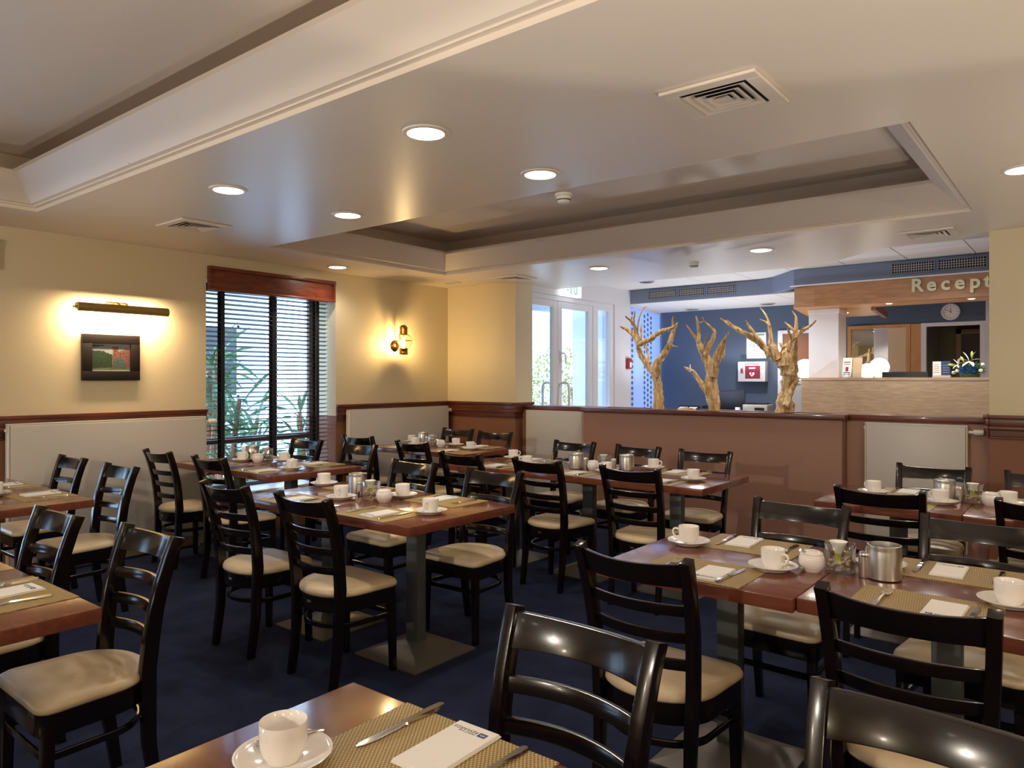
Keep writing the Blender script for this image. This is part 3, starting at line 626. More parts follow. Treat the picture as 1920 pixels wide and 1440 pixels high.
def pull(y, s, nm):
    MB().tube([(DX-.06+s*.03,y,1.36),(DX-.06+s*.11,y,1.375),(DX-.06+s*.15,y,1.36),(DX-.06+s*.165,y,1.32),(DX-.06+s*.165,y,.95),(DX-.06+s*.15,y,.91),(DX-.06+s*.03,y,.90)],.016,10).done(nm,'white',d1)
pull(7.37,1,'pull_handle'); pull(7.28,-1,'pull_handle')
MB().box((DX-.03,7.355,1.62),(DX-.015,7.395,1.76)).tube([(DX-.02,7.375,1.73),(DX+.035,7.375,1.73),(DX+.04,7.38,1.72),(DX+.04,7.40,1.60)],.009,8).done('lever_handle','white',d1)
ex = thing('exit_sign','lit exit sign with a running figure hanging above the entrance door','sign',(DX+.06,7.48,2.50),PI/2)
MB().box((-.19,-.03,-.075),(.19,.03,.07)).done('box','exitlit',ex,bevel=.006)
m = MB(); m.box((-.05,-.0325,-.05),(-.035,-.0302,.05)).box((.02,-.0325,-.03),(.034,-.0302,.05)).box((.034,-.0325,-.045),(.075,-.0302,-.03)).box((.075,-.0325,-.035),(.09,-.0302,.045)).box((-.14,-.0325,-.006),(-.09,-.0302,.006)); m.done('pictogram','exitgreen',ex,smooth=0)
MB().box((-.01,-.01,.07),(.01,.01,.16)).done('hanger','grey',ex)
fa = thing('fire_alarm','small red fire alarm call point on the white wall','alarm',(DX,8.99,1.63),PI/2)
MB().box((-.052,-.035,-.075),(.052,-.001,.075)).done('case','red',fa,bevel=.006); MB().box((-.005,-.038,-.055),(.04,-.034,.02)).done('break_glass','paper',fa,bevel=.002,seg=1)
def spk(label, x, y, z):
    d = thing('ceiling_speaker',label,'ceiling vent',(x,y,z)); MB().lathe([(.0001,-.006),(.085,-.006),(.09,-.012),(.105,-.008),(.11,0)],28).done('rim','grey',d)
    for r in (.07,.045,.02): MB().lathe([(r,-.016),(r+.009,-.018),(r+.009,-.006),(r,-.006)],24).done('ring','tilegap',d)
spk('round grey ceiling vent above the left driftwood',-4.45,8.35,2.66); spk('round ceiling vent behind the middle driftwood',-4.72,10.30,2.47); spk('round ceiling vent behind the right driftwood',-3.55,10.20,2.47)
# curtain panels at the left window of the reception
cm = bpy.data.materials.new('curtain cloth'); cm.use_nodes = True; nt = cm.node_tree; b_ = nt.nodes['Principled BSDF']; b_.inputs['Base Color'].default_value = (*lin('C3D2EE'),1); b_.inputs['Roughness'].default_value = .9
tr = nt.nodes.new('ShaderNodeBsdfTranslucent'); tr.inputs[0].default_value = (*lin('C8D8F4'),1); mx = nt.nodes.new('ShaderNodeMixShader'); mx.inputs[0].default_value = .45
nt.links.new(b_.outputs[0],mx.inputs[1]); nt.links.new(tr.outputs[0],mx.inputs[2]); nt.links.new(mx.outputs[0],nt.nodes['Material Output'].inputs[0]); M['curtain'] = cm
def panel(label, y0, y1, x0, x1, cols):
    c = thing('panel_curtain',label,'curtain',(x0,y0,0),math.atan2(y1-y0,x1-x0)); L = math.hypot(x1-x0,y1-y0)
    bx('cloth','curtain',(0,-.002,.02),(L,.002,2.44),c)
    bx('top_rail','white',(0,-.012,2.44),(L,.012,2.468),c)
    if cols:
        m = MB(); rx = min(.045, L/cols*.36)
        for k in range(cols):
            for i in range(20):
                z = .98+i*.076+(k%2)*.038
                if z < 2.4: m.prism([(L*(k+.5)/cols+rx*math.cos(t), .027*math.sin(t)) for t in [2*PI*q/12 for q in range(12)]],.0022,.003,Matrix.Translation((0,0,z))@Matrix.Rotation(PI/2,4,'X'))
        o = m.done('printed_dots','dot',c,smooth=0); o['kind'] = 'stuff'
panel('pale panel curtain with one column of dots beside the fire alarm',9.08,9.265,-5.10,-5.13,1)
panel('plain pale panel curtain between the two dotted ones',9.27,9.655,-5.13,-5.21,0)
panel('pale panel curtain with several columns of dots',9.66,10.175,-5.21,-5.32,3)
panel('plain pale panel curtain next to the blue wall',10.18,10.60,-5.32,-5.41,0)

# ---------------------------------------------------------------- outdoors
struct(bx('ground','outgrey',(-30,-6,-.25),(-6.46,30,-.15)),'pale paving outside the windows','ground')
nb = thing('neighbour_building','white rendered building across the yard seen through the blind','building',(-13,9,-.15))
bx('facade','outwhite',(-.3,-9,0),(0,-.6,6),nb); MB().prism([(-.6,-9.2),(.4,-9.2),(.4,-.4),(-.6,-.4)],6.0,6.25).done('roof','roofblue',nb)
for y in (-7,-4.6,-2.2):
    f = MB().box((0,y,1.2),(.03,y+.05,2.6)).box((0,y+.95,1.2),(.03,y+1,2.6)).box((0,y,2.55),(.03,y+1,2.6)).box((0,y,1.2),(.03,y+1,1.25)).done('window','white',nb); bx('pane','screen',(.005,y+.05,1.25),(.01,y+.95,2.55),f)
struct(bx('wall_porch','porch',(-6.05,9.06,-.2),(-5.45,9.2,3.0)),'bright white porch wall outside the glass doors','wall')
fb = thing('far_building','grey blue building beyond the hedge outside the doors','building',(-15,21,-.2))
bx('facade','outwhite',(-9,0,0),(6,.4,5.2),fb); MB().box((-9.3,-.6,5.2),(6.3,.8,9.5)).done('roof','roofblue',fb)
pp = thing('porch_frame','white glazed porch frame post outside the entrance door','porch',(-6.3,7.9,-.15))
MB().box((-.05,-.05,0),(.05,.05,2.75)).done('post','white',pp); MB().box((-.04,-1.6,2.55),(.04,1.15,2.65)).done('beam','white',pp); MB().box((-.04,-1.6,.95),(.04,1.15,1.0)).done('rail','white',pp)
hd = thing('hedge','yellow green hedge outside the glass entrance doors','hedge',(-8.8,12.2,-.15)); m = MB(); random.seed(11)
for i in range(6000):
    p = (random.uniform(-2.4,2.4),random.uniform(-.5,.5),random.uniform(.1,2.05)+.12*math.sin(i)); d = Vector((random.uniform(-1,1),random.uniform(-1,.2),random.uniform(-.3,1)))
    leaf(m,p,d,random.uniform(.06,.13),.026)
o = m.done('foliage','hedge',hd,smooth=0); o['kind'] = 'stuff'
for x in (-1.8,-.6,.6,1.8): MB().tube([(x,0,0),(x+.1,0,.7),(x,.05,1.4)],[.05,.04,.02],7).done('stem','brownd',hd)
def yucca(label, x, y, h, n, seed):
    random.seed(seed); s = thing('yucca_plant',label,'plant',(x,y,-.15)); m = MB(); st = MB()
    for k in range(3):
        bxx, byy = random.uniform(-.35,.35), random.uniform(-.35,.35); top = h*random.uniform(.55,1.0)
        st.tube([(bxx*.4,byy*.4,0),(bxx*.8,byy*.8,top*.5),(bxx,byy,top)],[.045,.035,.025],7)
        for i in range(n):
            a = random.uniform(0,2*PI); e = random.uniform(-.5,1.3); leaf(m,(bxx,byy,top-random.uniform(0,.55*h)),(math.cos(a)*math.cos(e),math.sin(a)*math.cos(e),math.sin(e)),random.uniform(.35,.6),.028)
    o = m.done('foliage','green',s,smooth=0); o['kind'] = 'stuff'; st.done('stem','brownd',s)
yucca('spiky green yucca outside the window, left one',-7.75,4.2,2.0,44,1); yucca('spiky green yucca outside the window, middle one',-9.2,5.3,1.8,44,2); yucca('spiky green yucca outside the window, small right one',-8.0,5.95,1.25,30,3)
m = MB(); random.seed(21)
for i in range(1200): leaf(m,(random.uniform(-.2,.2),random.uniform(-1.4,1.6),random.uniform(0,.5)),(random.uniform(-1,1),random.uniform(-1,1),random.uniform(.1,1)),random.uniform(.12,.25),.03)
o = m.done('ground_cover','green2',None,loc=(-6.85,4.4,-.15),smooth=0); tag(o,'low dark ground cover plants below the window','plants'); o['kind'] = 'stuff'

# ---------------------------------------------------------------- driftwood in the planter: branches as (x, y, z, radius)
DRIFT = [[[(-3.333,6.5,1.113,0.0529),(-3.343,6.518,1.245,0.0513),(-3.358,6.534,1.341,0.0426),(-3.381,6.545,1.437,0.0373),(-3.437,6.55,1.51,0.0338),(-3.491,6.548,1.576,0.032),(-3.541,6.539,1.65,0.0284),(-3.565,6.525,1.715,0.0266),(-3.546,6.507,1.763,0.0371)],[(-3.542,6.5,1.759,0.0353),(-3.563,6.496,1.821,0.0353),(-3.602,6.484,1.862,0.0264),(-3.646,6.464,1.904,0.0175),(-3.677,6.435,1.924,0.0122),(-3.702,6.399,1.944,0.0069)],[(-3.551,6.5,1.796,0.0229),(-3.571,6.494,1.878,0.0176),(-3.584,6.476,1.943,0.0158),(-3.599,6.445,1.99,0.0122),(-3.621,6.402,2.021,0.0096),(-3.616,6.348,2.038,0.0043)],[(-3.602,6.5,1.941,0.0141),(-3.609,6.496,2.01,0.0123),(-3.59,6.482,2.057,0.0106),(-3.568,6.46,2.099,0.0044)],[(-3.563,6.5,1.894,0.0088),(-3.558,6.495,1.934,0.0079),(-3.54,6.479,1.998,0.0079),(-3.503,6.452,2.059,0.007),(-3.451,6.415,2.109,0.0061),(-3.386,6.368,2.126,0.0026)],[(-3.542,6.5,1.763,0.03),(-3.463,6.495,1.793,0.0247),(-3.393,6.482,1.814,0.0264),(-3.319,6.458,1.858,0.0263),(-3.224,6.426,1.888,0.0209),(-3.127,6.384,1.902,0.0173),(-3.06,6.334,1.927,0.0086)],[(-3.175,6.5,1.906,0.0159),(-3.173,6.496,1.957,0.0132),(-3.171,6.483,1.995,0.0097),(-3.154,6.462,2.021,0.0044)],[(-3.345,6.5,1.437,0.0318),(-3.35,6.502,1.517,0.0353),(-3.349,6.508,1.573,0.0371),(-3.314,6.518,1.621,0.0336),(-3.277,6.532,1.677,0.0319),(-3.247,6.55,1.74,0.0267),(-3.232,6.571,1.812,0.025),(-3.223,6.597,1.877,0.0215),(-3.211,6.627,1.942,0.0126),(-3.204,6.66,1.975,0.0045)],[(-3.214,6.5,1.741,0.0159),(-3.189,6.529,1.738,0.0089),(-3.184,6.615,1.734,0.0036)],[(-3.529,6.5,1.787,0.0106),(-3.53,6.511,1.861,0.0097),(-3.549,6.545,1.92,0.0115),(-3.573,6.602,1.972,0.0045)],[(-3.479,6.5,1.761,0.0088),(-3.454,6.488,1.695,0.0106),(-3.418,6.453,1.629,0.0105),(-3.364,6.393,1.564,0.0121)]],[[(-2.753,6.5,1.113,0.0441),(-2.776,6.513,1.192,0.053),(-2.793,6.526,1.291,0.0602),(-2.802,6.536,1.406,0.0568),(-2.809,6.544,1.482,0.0497),(-2.831,6.549,1.559,0.0444),(-2.864,6.55,1.622,0.0409),(-2.896,6.547,1.684,0.0355),(-2.926,6.541,1.746,0.0266),(-2.942,6.532,1.793,0.0177),(-2.982,6.52,1.848,0.0124),(-3.043,6.507,1.936,0.0053)],[(-2.914,6.5,1.768,0.0194),(-2.912,6.502,1.852,0.0159),(-2.926,6.506,1.938,0.0124),(-2.946,6.514,2.015,0.0053)],[(-2.846,6.5,1.643,0.0265),(-2.826,6.499,1.681,0.0212),(-2.801,6.495,1.733,0.0247),(-2.765,6.488,1.793,0.0211),(-2.749,6.479,1.853,0.0176),(-2.772,6.467,1.891,0.0123),(-2.805,6.452,1.929,0.0088),(-2.834,6.434,1.96,0.007),(-2.837,6.414,1.993,0.0035)],[(-2.86,6.5,1.962,0.0062),(-2.877,6.469,1.949,0.0044),(-2.855,6.374,1.944,0.0026)],[(-2.867,6.5,1.682,0.0123),(-2.851,6.483,1.719,0.0106),(-2.817,6.433,1.762,0.0087),(-2.764,6.349,1.832,0.0034)],[(-2.766,6.5,1.436,0.0388),(-2.757,6.498,1.512,0.037),(-2.744,6.491,1.573,0.0352),(-2.718,6.48,1.64,0.0387),(-2.676,6.464,1.706,0.0316),(-2.641,6.444,1.757,0.021),(-2.607,6.419,1.799,0.0131),(-2.574,6.39,1.843,0.0035)],[(-2.73,6.5,1.557,0.0159),(-2.711,6.51,1.595,0.0159),(-2.691,6.541,1.641,0.0142),(-2.701,6.592,1.711,0.0107),(-2.719,6.664,1.76,0.0045)],[(-2.778,6.5,1.208,0.0282),(-2.824,6.504,1.283,0.03),(-2.889,6.514,1.367,0.0265),(-2.946,6.532,1.436,0.023),(-3.007,6.556,1.491,0.0196),(-3.072,6.588,1.516,0.0125),(-3.12,6.626,1.536,0.0036)],[(-2.981,6.5,1.483,0.0123),(-3.01,6.529,1.515,0.0089),(-3.056,6.618,1.559,0.0027)],[(-2.734,6.5,1.114,0.03),(-2.746,6.529,1.215,0.0266),(-2.803,6.615,1.313,0.0305)]],[[(-2.112,6.5,1.117,0.0812),(-2.116,6.509,1.206,0.076),(-2.102,6.518,1.299,0.0487),(-2.098,6.527,1.364,0.0531),(-2.073,6.534,1.435,0.0709),(-2.096,6.54,1.507,0.0754),(-2.133,6.545,1.558,0.0622),(-2.177,6.548,1.587,0.0489),(-2.228,6.55,1.625,0.04),(-2.271,6.55,1.662,0.0356),(-2.307,6.548,1.699,0.0284),(-2.358,6.544,1.752,0.0302),(-2.423,6.539,1.798,0.0284),(-2.504,6.532,1.845,0.023),(-2.585,6.525,1.897,0.0177),(-2.651,6.516,1.941,0.0124),(-2.704,6.507,1.982,0.0053)],[(-2.587,6.5,1.903,0.0115),(-2.598,6.471,1.928,0.0097),(-2.591,6.382,1.951,0.0035)],[(-2.298,6.5,1.727,0.0141),(-2.348,6.495,1.786,0.0159),(-2.394,6.482,1.853,0.0141),(-2.43,6.459,1.912,0.0114),(-2.431,6.427,1.941,0.0044)],[(-2.161,6.5,1.586,0.037),(-2.183,6.501,1.63,0.0353),(-2.205,6.503,1.688,0.0282),(-2.235,6.507,1.739,0.0247),(-2.24,6.512,1.812,0.0159),(-2.254,6.519,1.886,0.0142),(-2.271,6.527,1.953,0.0089),(-2.311,6.537,2.021,0.0071),(-2.348,6.549,2.062,0.0027)],[(-2.241,6.5,1.888,0.0106),(-2.291,6.522,1.931,0.0071),(-2.366,6.589,1.961,0.0027)],[(-2.097,6.5,1.528,0.0582),(-2.1,6.509,1.607,0.0512),(-2.117,6.534,1.665,0.039),(-2.104,6.577,1.713,0.0303),(-2.106,6.636,1.737,0.0108)],[(-2.119,6.5,1.686,0.0212),(-2.152,6.536,1.716,0.0142),(-2.211,6.646,1.744,0.0045)],[(-2.049,6.5,1.456,0.0529),(-2.036,6.494,1.52,0.0405),(-2.027,6.475,1.576,0.0299),(-2.006,6.443,1.66,0.0227),(-1.982,6.398,1.728,0.0139),(-1.957,6.341,1.776,0.0052)],[(-2.08,6.5,1.663,0.0194),(-2.07,6.501,1.72,0.0141),(-2.053,6.503,1.762,0.0141),(-2.027,6.507,1.804,0.0194),(-2.018,6.513,1.882,0.0159),(-2.02,6.521,1.946,0.0106),(-2.034,6.53,1.98,0.0071),(-2.061,6.541,2.014,0.0027)],[(-2.055,6.5,1.741,0.0123),(-2.008,6.504,1.796,0.0159),(-1.95,6.516,1.844,0.0141),(-1.895,6.537,1.885,0.0106),(-1.865,6.566,1.926,0.0036)],[(-2.021,6.5,1.825,0.0123),(-2.07,6.501,1.877,0.0106),(-2.114,6.502,1.919,0.0035)],[(-2.055,6.5,1.769,0.0123),(-2.063,6.469,1.818,0.0105),(-2.051,6.376,1.856,0.0035)],[(-1.986,6.5,1.823,0.0071),(-1.946,6.49,1.874,0.0026)],[(-2.01,6.5,1.414,0.0229),(-2.04,6.482,1.336,0.0229),(-2.061,6.43,1.245,0.0262),(-2.06,6.342,1.177,0.0258)]]]
for k, (brs, lb) in enumerate(zip(DRIFT, ('gnarled driftwood trunk standing left in the planter, forked arms','slim upright driftwood with one low left arm, middle of the three','broad driftwood with a long left arm, right of the three in the planter'))):
    random.seed(k); m = MB()
    for b in brs:
        pts = [Vector(q[:3]) for q in b]; rad = [q[3] for q in b]; P = []; R = []
        for i in range(len(pts)-1):
            p0, p1, p2, p3 = pts[max(i-1,0)], pts[i], pts[i+1], pts[min(i+2,len(pts)-1)]
            for j in range(4):
                t = j/4; P.append(.5*((2*p1)+(p2-p0)*t+(2*p0-5*p1+4*p2-p3)*t*t+(3*p1-p0-3*p2+p3)*t**3)); R.append(rad[i]*(1-t)+rad[i+1]*t)
        P.append(pts[-1]); R.append(rad[-1]); m.tube(P, R, 9, noise=.22)
    o = m.done('driftwood','drift',None,smooth=50); tag(o, lb, 'driftwood', 'driftwood branches in the planter')
for i,(x,y,s,lb) in enumerate(((-3.05,6.53,.085,'flat sandstone lying in the planter between left and middle driftwood'),(-2.42,6.52,.06,'small sandstone lying in the planter beside the right driftwood'))):
    random.seed(30+i); m = MB(); m.lathe([(.0001,-.5),(.6,-.42),(.95,-.1),(.9,.2),(.55,.45),(.0001,.5)],14)
    for v in m.bm.verts: v.co = Vector((v.co.x*s*1.7,v.co.y*s,v.co.z*s*1.6+s*.5))*(1+random.uniform(-.07,.07))
    o = m.done('stone','stone',None,loc=(x,y,1.005+s*.3)); tag(o, lb, 'stone')

# ---------------------------------------------------------------- tables
def make_table(label, x0, y0, w=.70, dpt=.77, group=None):
    t = thing('dining_table', label, 'table', (x0+w/2, y0+dpt/2, 0), 0, group)
    MB().box((-w/2+.001,-dpt/2,.706),(w/2-.001,dpt/2,.75)).done('tabletop','ttop',t,bevel=.004,seg=2)
    MB().box((-.042,-.032,.03),(.042,.032,.70)).done('column','tcol',t,bevel=.006,seg=2)
    MB().box((-.16,-.16,.695),(.16,.16,.706)).box((-.05,-.04,.66),(.05,.04,.696)).done('top_plate','tcol',t)
    k = MB(); a, b = .222, .05
    k.loft([[(-a,-a,0),(a,-a,0),(a,a,0),(-a,a,0)],[(-a,-a,.008),(a,-a,.008),(a,a,.008),(-a,a,.008)],[(-b,-b,.062),(b,-b,.062),(b,b,.062),(-b,b,.062)]]); k.done('foot','tbase',t,smooth=20)
    return t
TN = dict(A='front table at the bottom edge', B='middle table', C='large front right table', D='long half wall table', E='far right table', F='table at the blind window', G='corner table under the lantern', H='left edge table', I='lower left table')
TABLES = dict(A=[(-1.28,.275),(-.58,.275)], B=[(-3.82,2.277),(-3.11,2.277)], C=[(-1.41,2.262),(-.709,2.285)], D=[(-3.95,4.16),(-3.245,4.175),(-2.545,4.17)],
    E=[(-1.20,4.17),(-.50,4.175)], F=[(-5.79,2.89),(-5.085,2.89)], G=[(-5.64,4.77),(-5.04,4.77)], H=[(-5.74,.96),(-5.04,.96)], I=[(-3.67,.156),(-2.97,.156)])
WID = dict(B=(.71,.71), G=(.60,.70))
tp0 = None
for k, lst in TABLES.items():
    for i, (x, y) in enumerate(lst):
        side = ('left','right') if len(lst) == 2 else ('left','middle','right')
        lb = f'mahogany table with grey column, {side[i]} unit of the {TN[k]}'
        w = WID.get(k, (.70,.70,.70))[i]
        if w != .70 or tp0 is None:
            t = make_table(lb, x, y, w); tp0 = t if w == .70 else tp0; t['group'] = 'mahogany tables'
        else: dup(tp0, (x+w/2, y+.385, 0), 0, lb, 'mahogany tables')

# ---------------------------------------------------------------- chairs
def py_(z):   # rear post: y at height z
    P = ((0,-.178),(.2,-.15),(.45,-.142),(.62,-.158),(.78,-.195),(.89,-.236))
    for (z0,y0),(z1,y1) in zip(P,P[1:]):
        if z <= z1: return y0+(y1-y0)*(z-z0)/(z1-z0)
    return P[-1][1]
def px_(z): return .163+max(0,z-.30)/.59*.028
def seat_outline(s=1.0, n=10):
    pts = []; r = .045
    for cx_, cy_, a0 in ((.205-r,.19-r,0),(-.205+r,.19-r,PI/2)):
        for i in range(5): a = a0+PI/2*i/4; pts.append((cx_+r*math.cos(a), cy_+r*math.sin(a)))
    for i in range(2*n+1):
        a = PI+PI*i/(2*n); pts.append((.196*math.cos(a), -.03+.165*math.sin(a)))
    return [(x*s, y*s) for x, y in pts]
def make_chair(label):
    c = thing('dining_chair', label, 'chair', (0,0,0), 0, 'ladder-back dining chairs')
    rings = [[(x,y,z) for x,y in seat_outline(s)] for s, z in ((.985,.412),(1.012,.420),(1.012,.430),(.985,.442),(.93,.449),(.6,.456),(.2,.458))]
    MB().loft(rings).done('seat','seat',c,smooth=60)
    MB().loft([[(x,y,z) for x,y in seat_outline(s)] for s,z in ((.97,.342),(.985,.348),(.985,.412),(.9,.412))]).done('seat_frame','dark',c,smooth=40)
    for s in (-1,1):
        k = MB(); R = []
        for z, hw in ((0,.014),(.02,.0145),(.375,.018)):
            x = s*(.183-.008*z/.4); y = .162-.006*z/.4; R.append([(x-hw,y-hw,z),(x+hw,y-hw,z),(x+hw,y+hw,z),(x-hw,y+hw,z)])
        k.loft(R).done('front_leg','dark',c,bevel=.003,seg=2,smooth=20)
        k = MB(); R = []
        for z in (0,.1,.2,.32,.45,.55,.65,.74,.82,.88):
            hw = .0125+.0035*min(1,z/.4); hd = .018+.007*min(1,z/.45)-.005*max(0,(z-.5)/.39)
            x, y = s*px_(z), py_(z); t = .006 if z > .87 else 0
            R.append([(x-hw,y-hd,z-t),(x+hw,y-hd,z-t),(x+hw,y+hd,z+t),(x-hw,y+hd,z+t)])
        k.loft(R).done('back_post','dark',c,bevel=.003,seg=2,smooth=20)
    def rung(name, z0, z1, bow, th, dip=0):
        k = MB(); R = []; n = 12
        for i in range(n+1):
            u = -1+2*i/n; q = bow*(1-u*u); a, b = py_(z0)-q, py_(z1)-q; zt = z1-dip*(1-u*u)
            x0, x1 = u*(px_(z0)-.010), u*(px_(z1)-.010)
            R.append([(x0,a+th/2,z0),(x1,b+th/2,zt),(x1,b-th/2,zt),(x0,a-th/2,z0)])
        k.loft(R).done(name,'dark',c,bevel=.004,seg=2,smooth=20)
    rung('top_rail',.790,.868,.040,.020,.010)
    for z in (.713,.626,.538): rung('slat',z-.018,z+.018,.040,.015)
    k = MB(); R = []; o = seat_outline(.90)
    for a, b, z in ((1,1,.262),(1,1,.286)): pass
    n = len(o); V = [[],[],[],[]]
    k.loft([[(x*s,y*s,z) for x,y in o] for s,z in ((1,.263),(1,.287),(.93,.287),(.93,.263),(1,.263))],caps=False)
    bmesh.ops.remove_doubles(k.bm, verts=k.bm.verts, dist=1e-5)
    k.done('stretcher_ring','dark',c,bevel=.003,seg=1,smooth=40)
    MB().box((-.013,-.1935,.378),(.013,-.188,.388)).done('maker_badge','steel',c)
    return c
CH = [('H','far left',-5.55,2.08,'S',0),('H','far right',-4.78,2.07,'S',1),('I','far left',-3.315,1.19,'S',0),('I','far right',-2.635,1.245,'S',-1),
 ('A','far left',-.89,1.37,'S',-2),('A','far right',-.19,1.37,'S',-4),
 ('B','near left',-3.50,2.01,'N',1),('B','near right',-2.86,2.03,'N',-1),('B','far left',-3.48,3.36,'S',-1),('B','far right',-2.765,3.32,'S',1),
 ('C','near left',-1.13,2.01,'N',-1),('C','near right',-.365,2.0,'N',0),('C','far left',-1.0,3.30,'S',-2),('C','far right',-.33,3.30,'S',-4),
 ('D','near left',-3.61,3.92,'N',-2),('D','near middle',-2.92,3.925,'N',-3),('D','near right',-2.21,3.92,'N',0),
 ('D','far left',-3.50,5.285,'S',1),('D','far middle',-2.86,5.24,'S',-4),('D','far right',-2.275,5.205,'S',2),
 ('E','near left',-.82,3.92,'N',1),('E','near right',-.14,3.93,'N',0),('E','far left',-.775,5.20,'S',-3),('E','far right',-.20,5.18,'S',0),
 ('F','near left',-5.51,2.63,'N',-1),('F','near right',-4.78,2.635,'N',0),('F','far left',-5.50,3.98,'S',2),('F','far right',-4.78,3.98,'S',1),
 ('G','near left',-5.47,4.51,'N',3),('G','near right',-4.60,4.38,'N',-4),('G','far left',-5.40,5.86,'S',4),('G','far right',-4.79,5.76,'S',6)]
ch0 = None
for k, pos, x, y, f, ang in CH:
    lb = f'dark ladder-back chair with taupe seat, {pos} of the {TN[k]}'
    rz = math.radians(ang)+(PI if f == 'S' else 0)
    off = Matrix.Rotation(rz,3,'Z') @ Vector((0,.236,0))
    if ch0 is None: ch0 = make_chair(lb); ch0.location = (x+off.x,y+off.y,0); ch0.rotation_euler = (0,0,rz)
    else: dup(ch0,(x+off.x,y+off.y,0),rz,lb)

# ---------------------------------------------------------------- tableware prototypes
def flat(m, secs):
    """loft of flat sections (y, half width, z, half thickness)"""
    m.loft([[(-w,y,z-t),(w,y,z-t),(w*.8,y,z+t),(-w*.8,y,z+t)] for y,w,z,t in secs]); return m
def fork_mesh():
    m = flat(MB(), [(-.098,.004,.003,.0015),(-.092,.0085,.003,.002),(-.07,.0085,.004,.002),(-.03,.005,.006,.0018),(.01,.0035,.007,.0018),(.03,.004,.007,.0016),(.042,.010,.006,.0012),(.055,.0125,.005,.0010)])
    for i in range(4):
        x = -.0102+i*.0068; m.loft([[(x-w,y,z-.0008),(x+w,y,z-.0008),(x+w,y,z+.0008),(x-w,y,z+.0008)] for y,w,z in ((.053,.0022,.005),(.075,.0016,.0045),(.098,.0010,.008))])
    return m.done('fork','cutl',None,smooth=40)
def knife_mesh():
    m = flat(MB(), [(-.108,.004,.004,.003),(-.103,.0090,.004,.0035),(-.075,.0092,.0045,.0038),(-.03,.006,.0045,.0034),(-.012,.0055,.0045,.003),(-.006,.0085,.004,.0024),(.0,.006,.004,.0016),(.02,.0085,.003,.0008),(.07,.0095,.003,.0008),(.10,.007,.003,.0006),(.112,.001,.003,.0005)])
    return m.done('knife','cutl',None,smooth=40)
def spoon_mesh():
    m = flat(MB(), [(-.062,.002,.0065,.001),(-.058,.005,.006,.001),(-.035,.0045,.006,.0012),(-.005,.002,.007,.0012),(.018,.002,.0065,.0012),(.024,.006,.005,.0010),(.034,.0105,.0035,.0008),(.046,.0115,.003,.0008),(.057,.008,.004,.0008),(.063,.002,.0055,.0006)])
    return m.done('teaspoon','cutl',None,smooth=60)
P = {}
P['mat'] = MB().box((-.19,-.14,.0),(.19,.14,.0022)).done('placemat','weave',None,smooth=0)
nk = MB()
for i in range(3): nk.box((-.05+.001*i,-.093+.002*i,.0002+i*.0024),(.05-.001*i,.093-.0015*i,.0022+i*.0024))
P['nap'] = nk.done('napkin','paper',None,bevel=.0006,seg=1)
MB().box((-.036,-.072,.0070),(-.018,-.058,.0074)).done('printed_logo','inkb',P['nap'],smooth=0)
text_mesh('printed_word','REWARDS',.0125,'ink',P['nap'],(.014,-.068,.0072),(0,0,0),.0001)
text_mesh('printed_line','PRIORITY CLUB',.0055,'ink',P['nap'],(.006,-.0595,.0072),(0,0,0),.0001)
MB().box((-.033,-.0665,.0074),(-.021,-.0655,.0076)).box((-.033,-.0635,.0074),(-.023,-.0625,.0076)).done('logo_stripe','paper',P['nap'],smooth=0)
P['fork'], P['knife'], P['spoon'] = fork_mesh(), knife_mesh(), spoon_mesh()
P['sauc'] = MB().lathe([(.0001,.002),(.045,.002),(.047,.0),(.052,.0),(.055,.004),(.075,.012),(.083,.017),(.084,.019),(.082,.0198),(.072,.0155),(.052,.0085),(.034,.0065),(.033,.005),(.0001,.005)],40).done('saucer','china',None,smooth=50)
cu = thing('coffee_cup','x','cup')
MB().lathe([(.0001,.002),(.026,.002),(.027,0),(.029,0),(.030,.004),(.036,.014),(.0395,.026),(.0405,.045),(.041,.066),(.0405,.0675),(.0390,.066),(.0380,.045),(.0370,.027),(.033,.015),(.025,.008),(.0001,.007)],36).done('body','china',cu,smooth=50)
MB().tube([(.0385,0,.052),(.050,0,.056),(.060,0,.053),(.0635,0,.043),(.061,0,.032),(.052,0,.023),(.037,0,.020)],[.0045,.0042,.004,.004,.004,.0042,.0048],10,sx=1.4).done('handle','china',cu)
P['cup'] = cu
used = set()
def put(key, label, cat, loc, rz, group):
    p = P[key]
    if key not in used:
        used.add(key); p.location = loc; p.rotation_euler = (0,0,rz); tag(p,label,cat,group); return p
    return dup(p, loc, rz, label, group)
ZT = .7503
WV = {'A':'weave','B':'weave','C':'weave2','H':'weave2'}
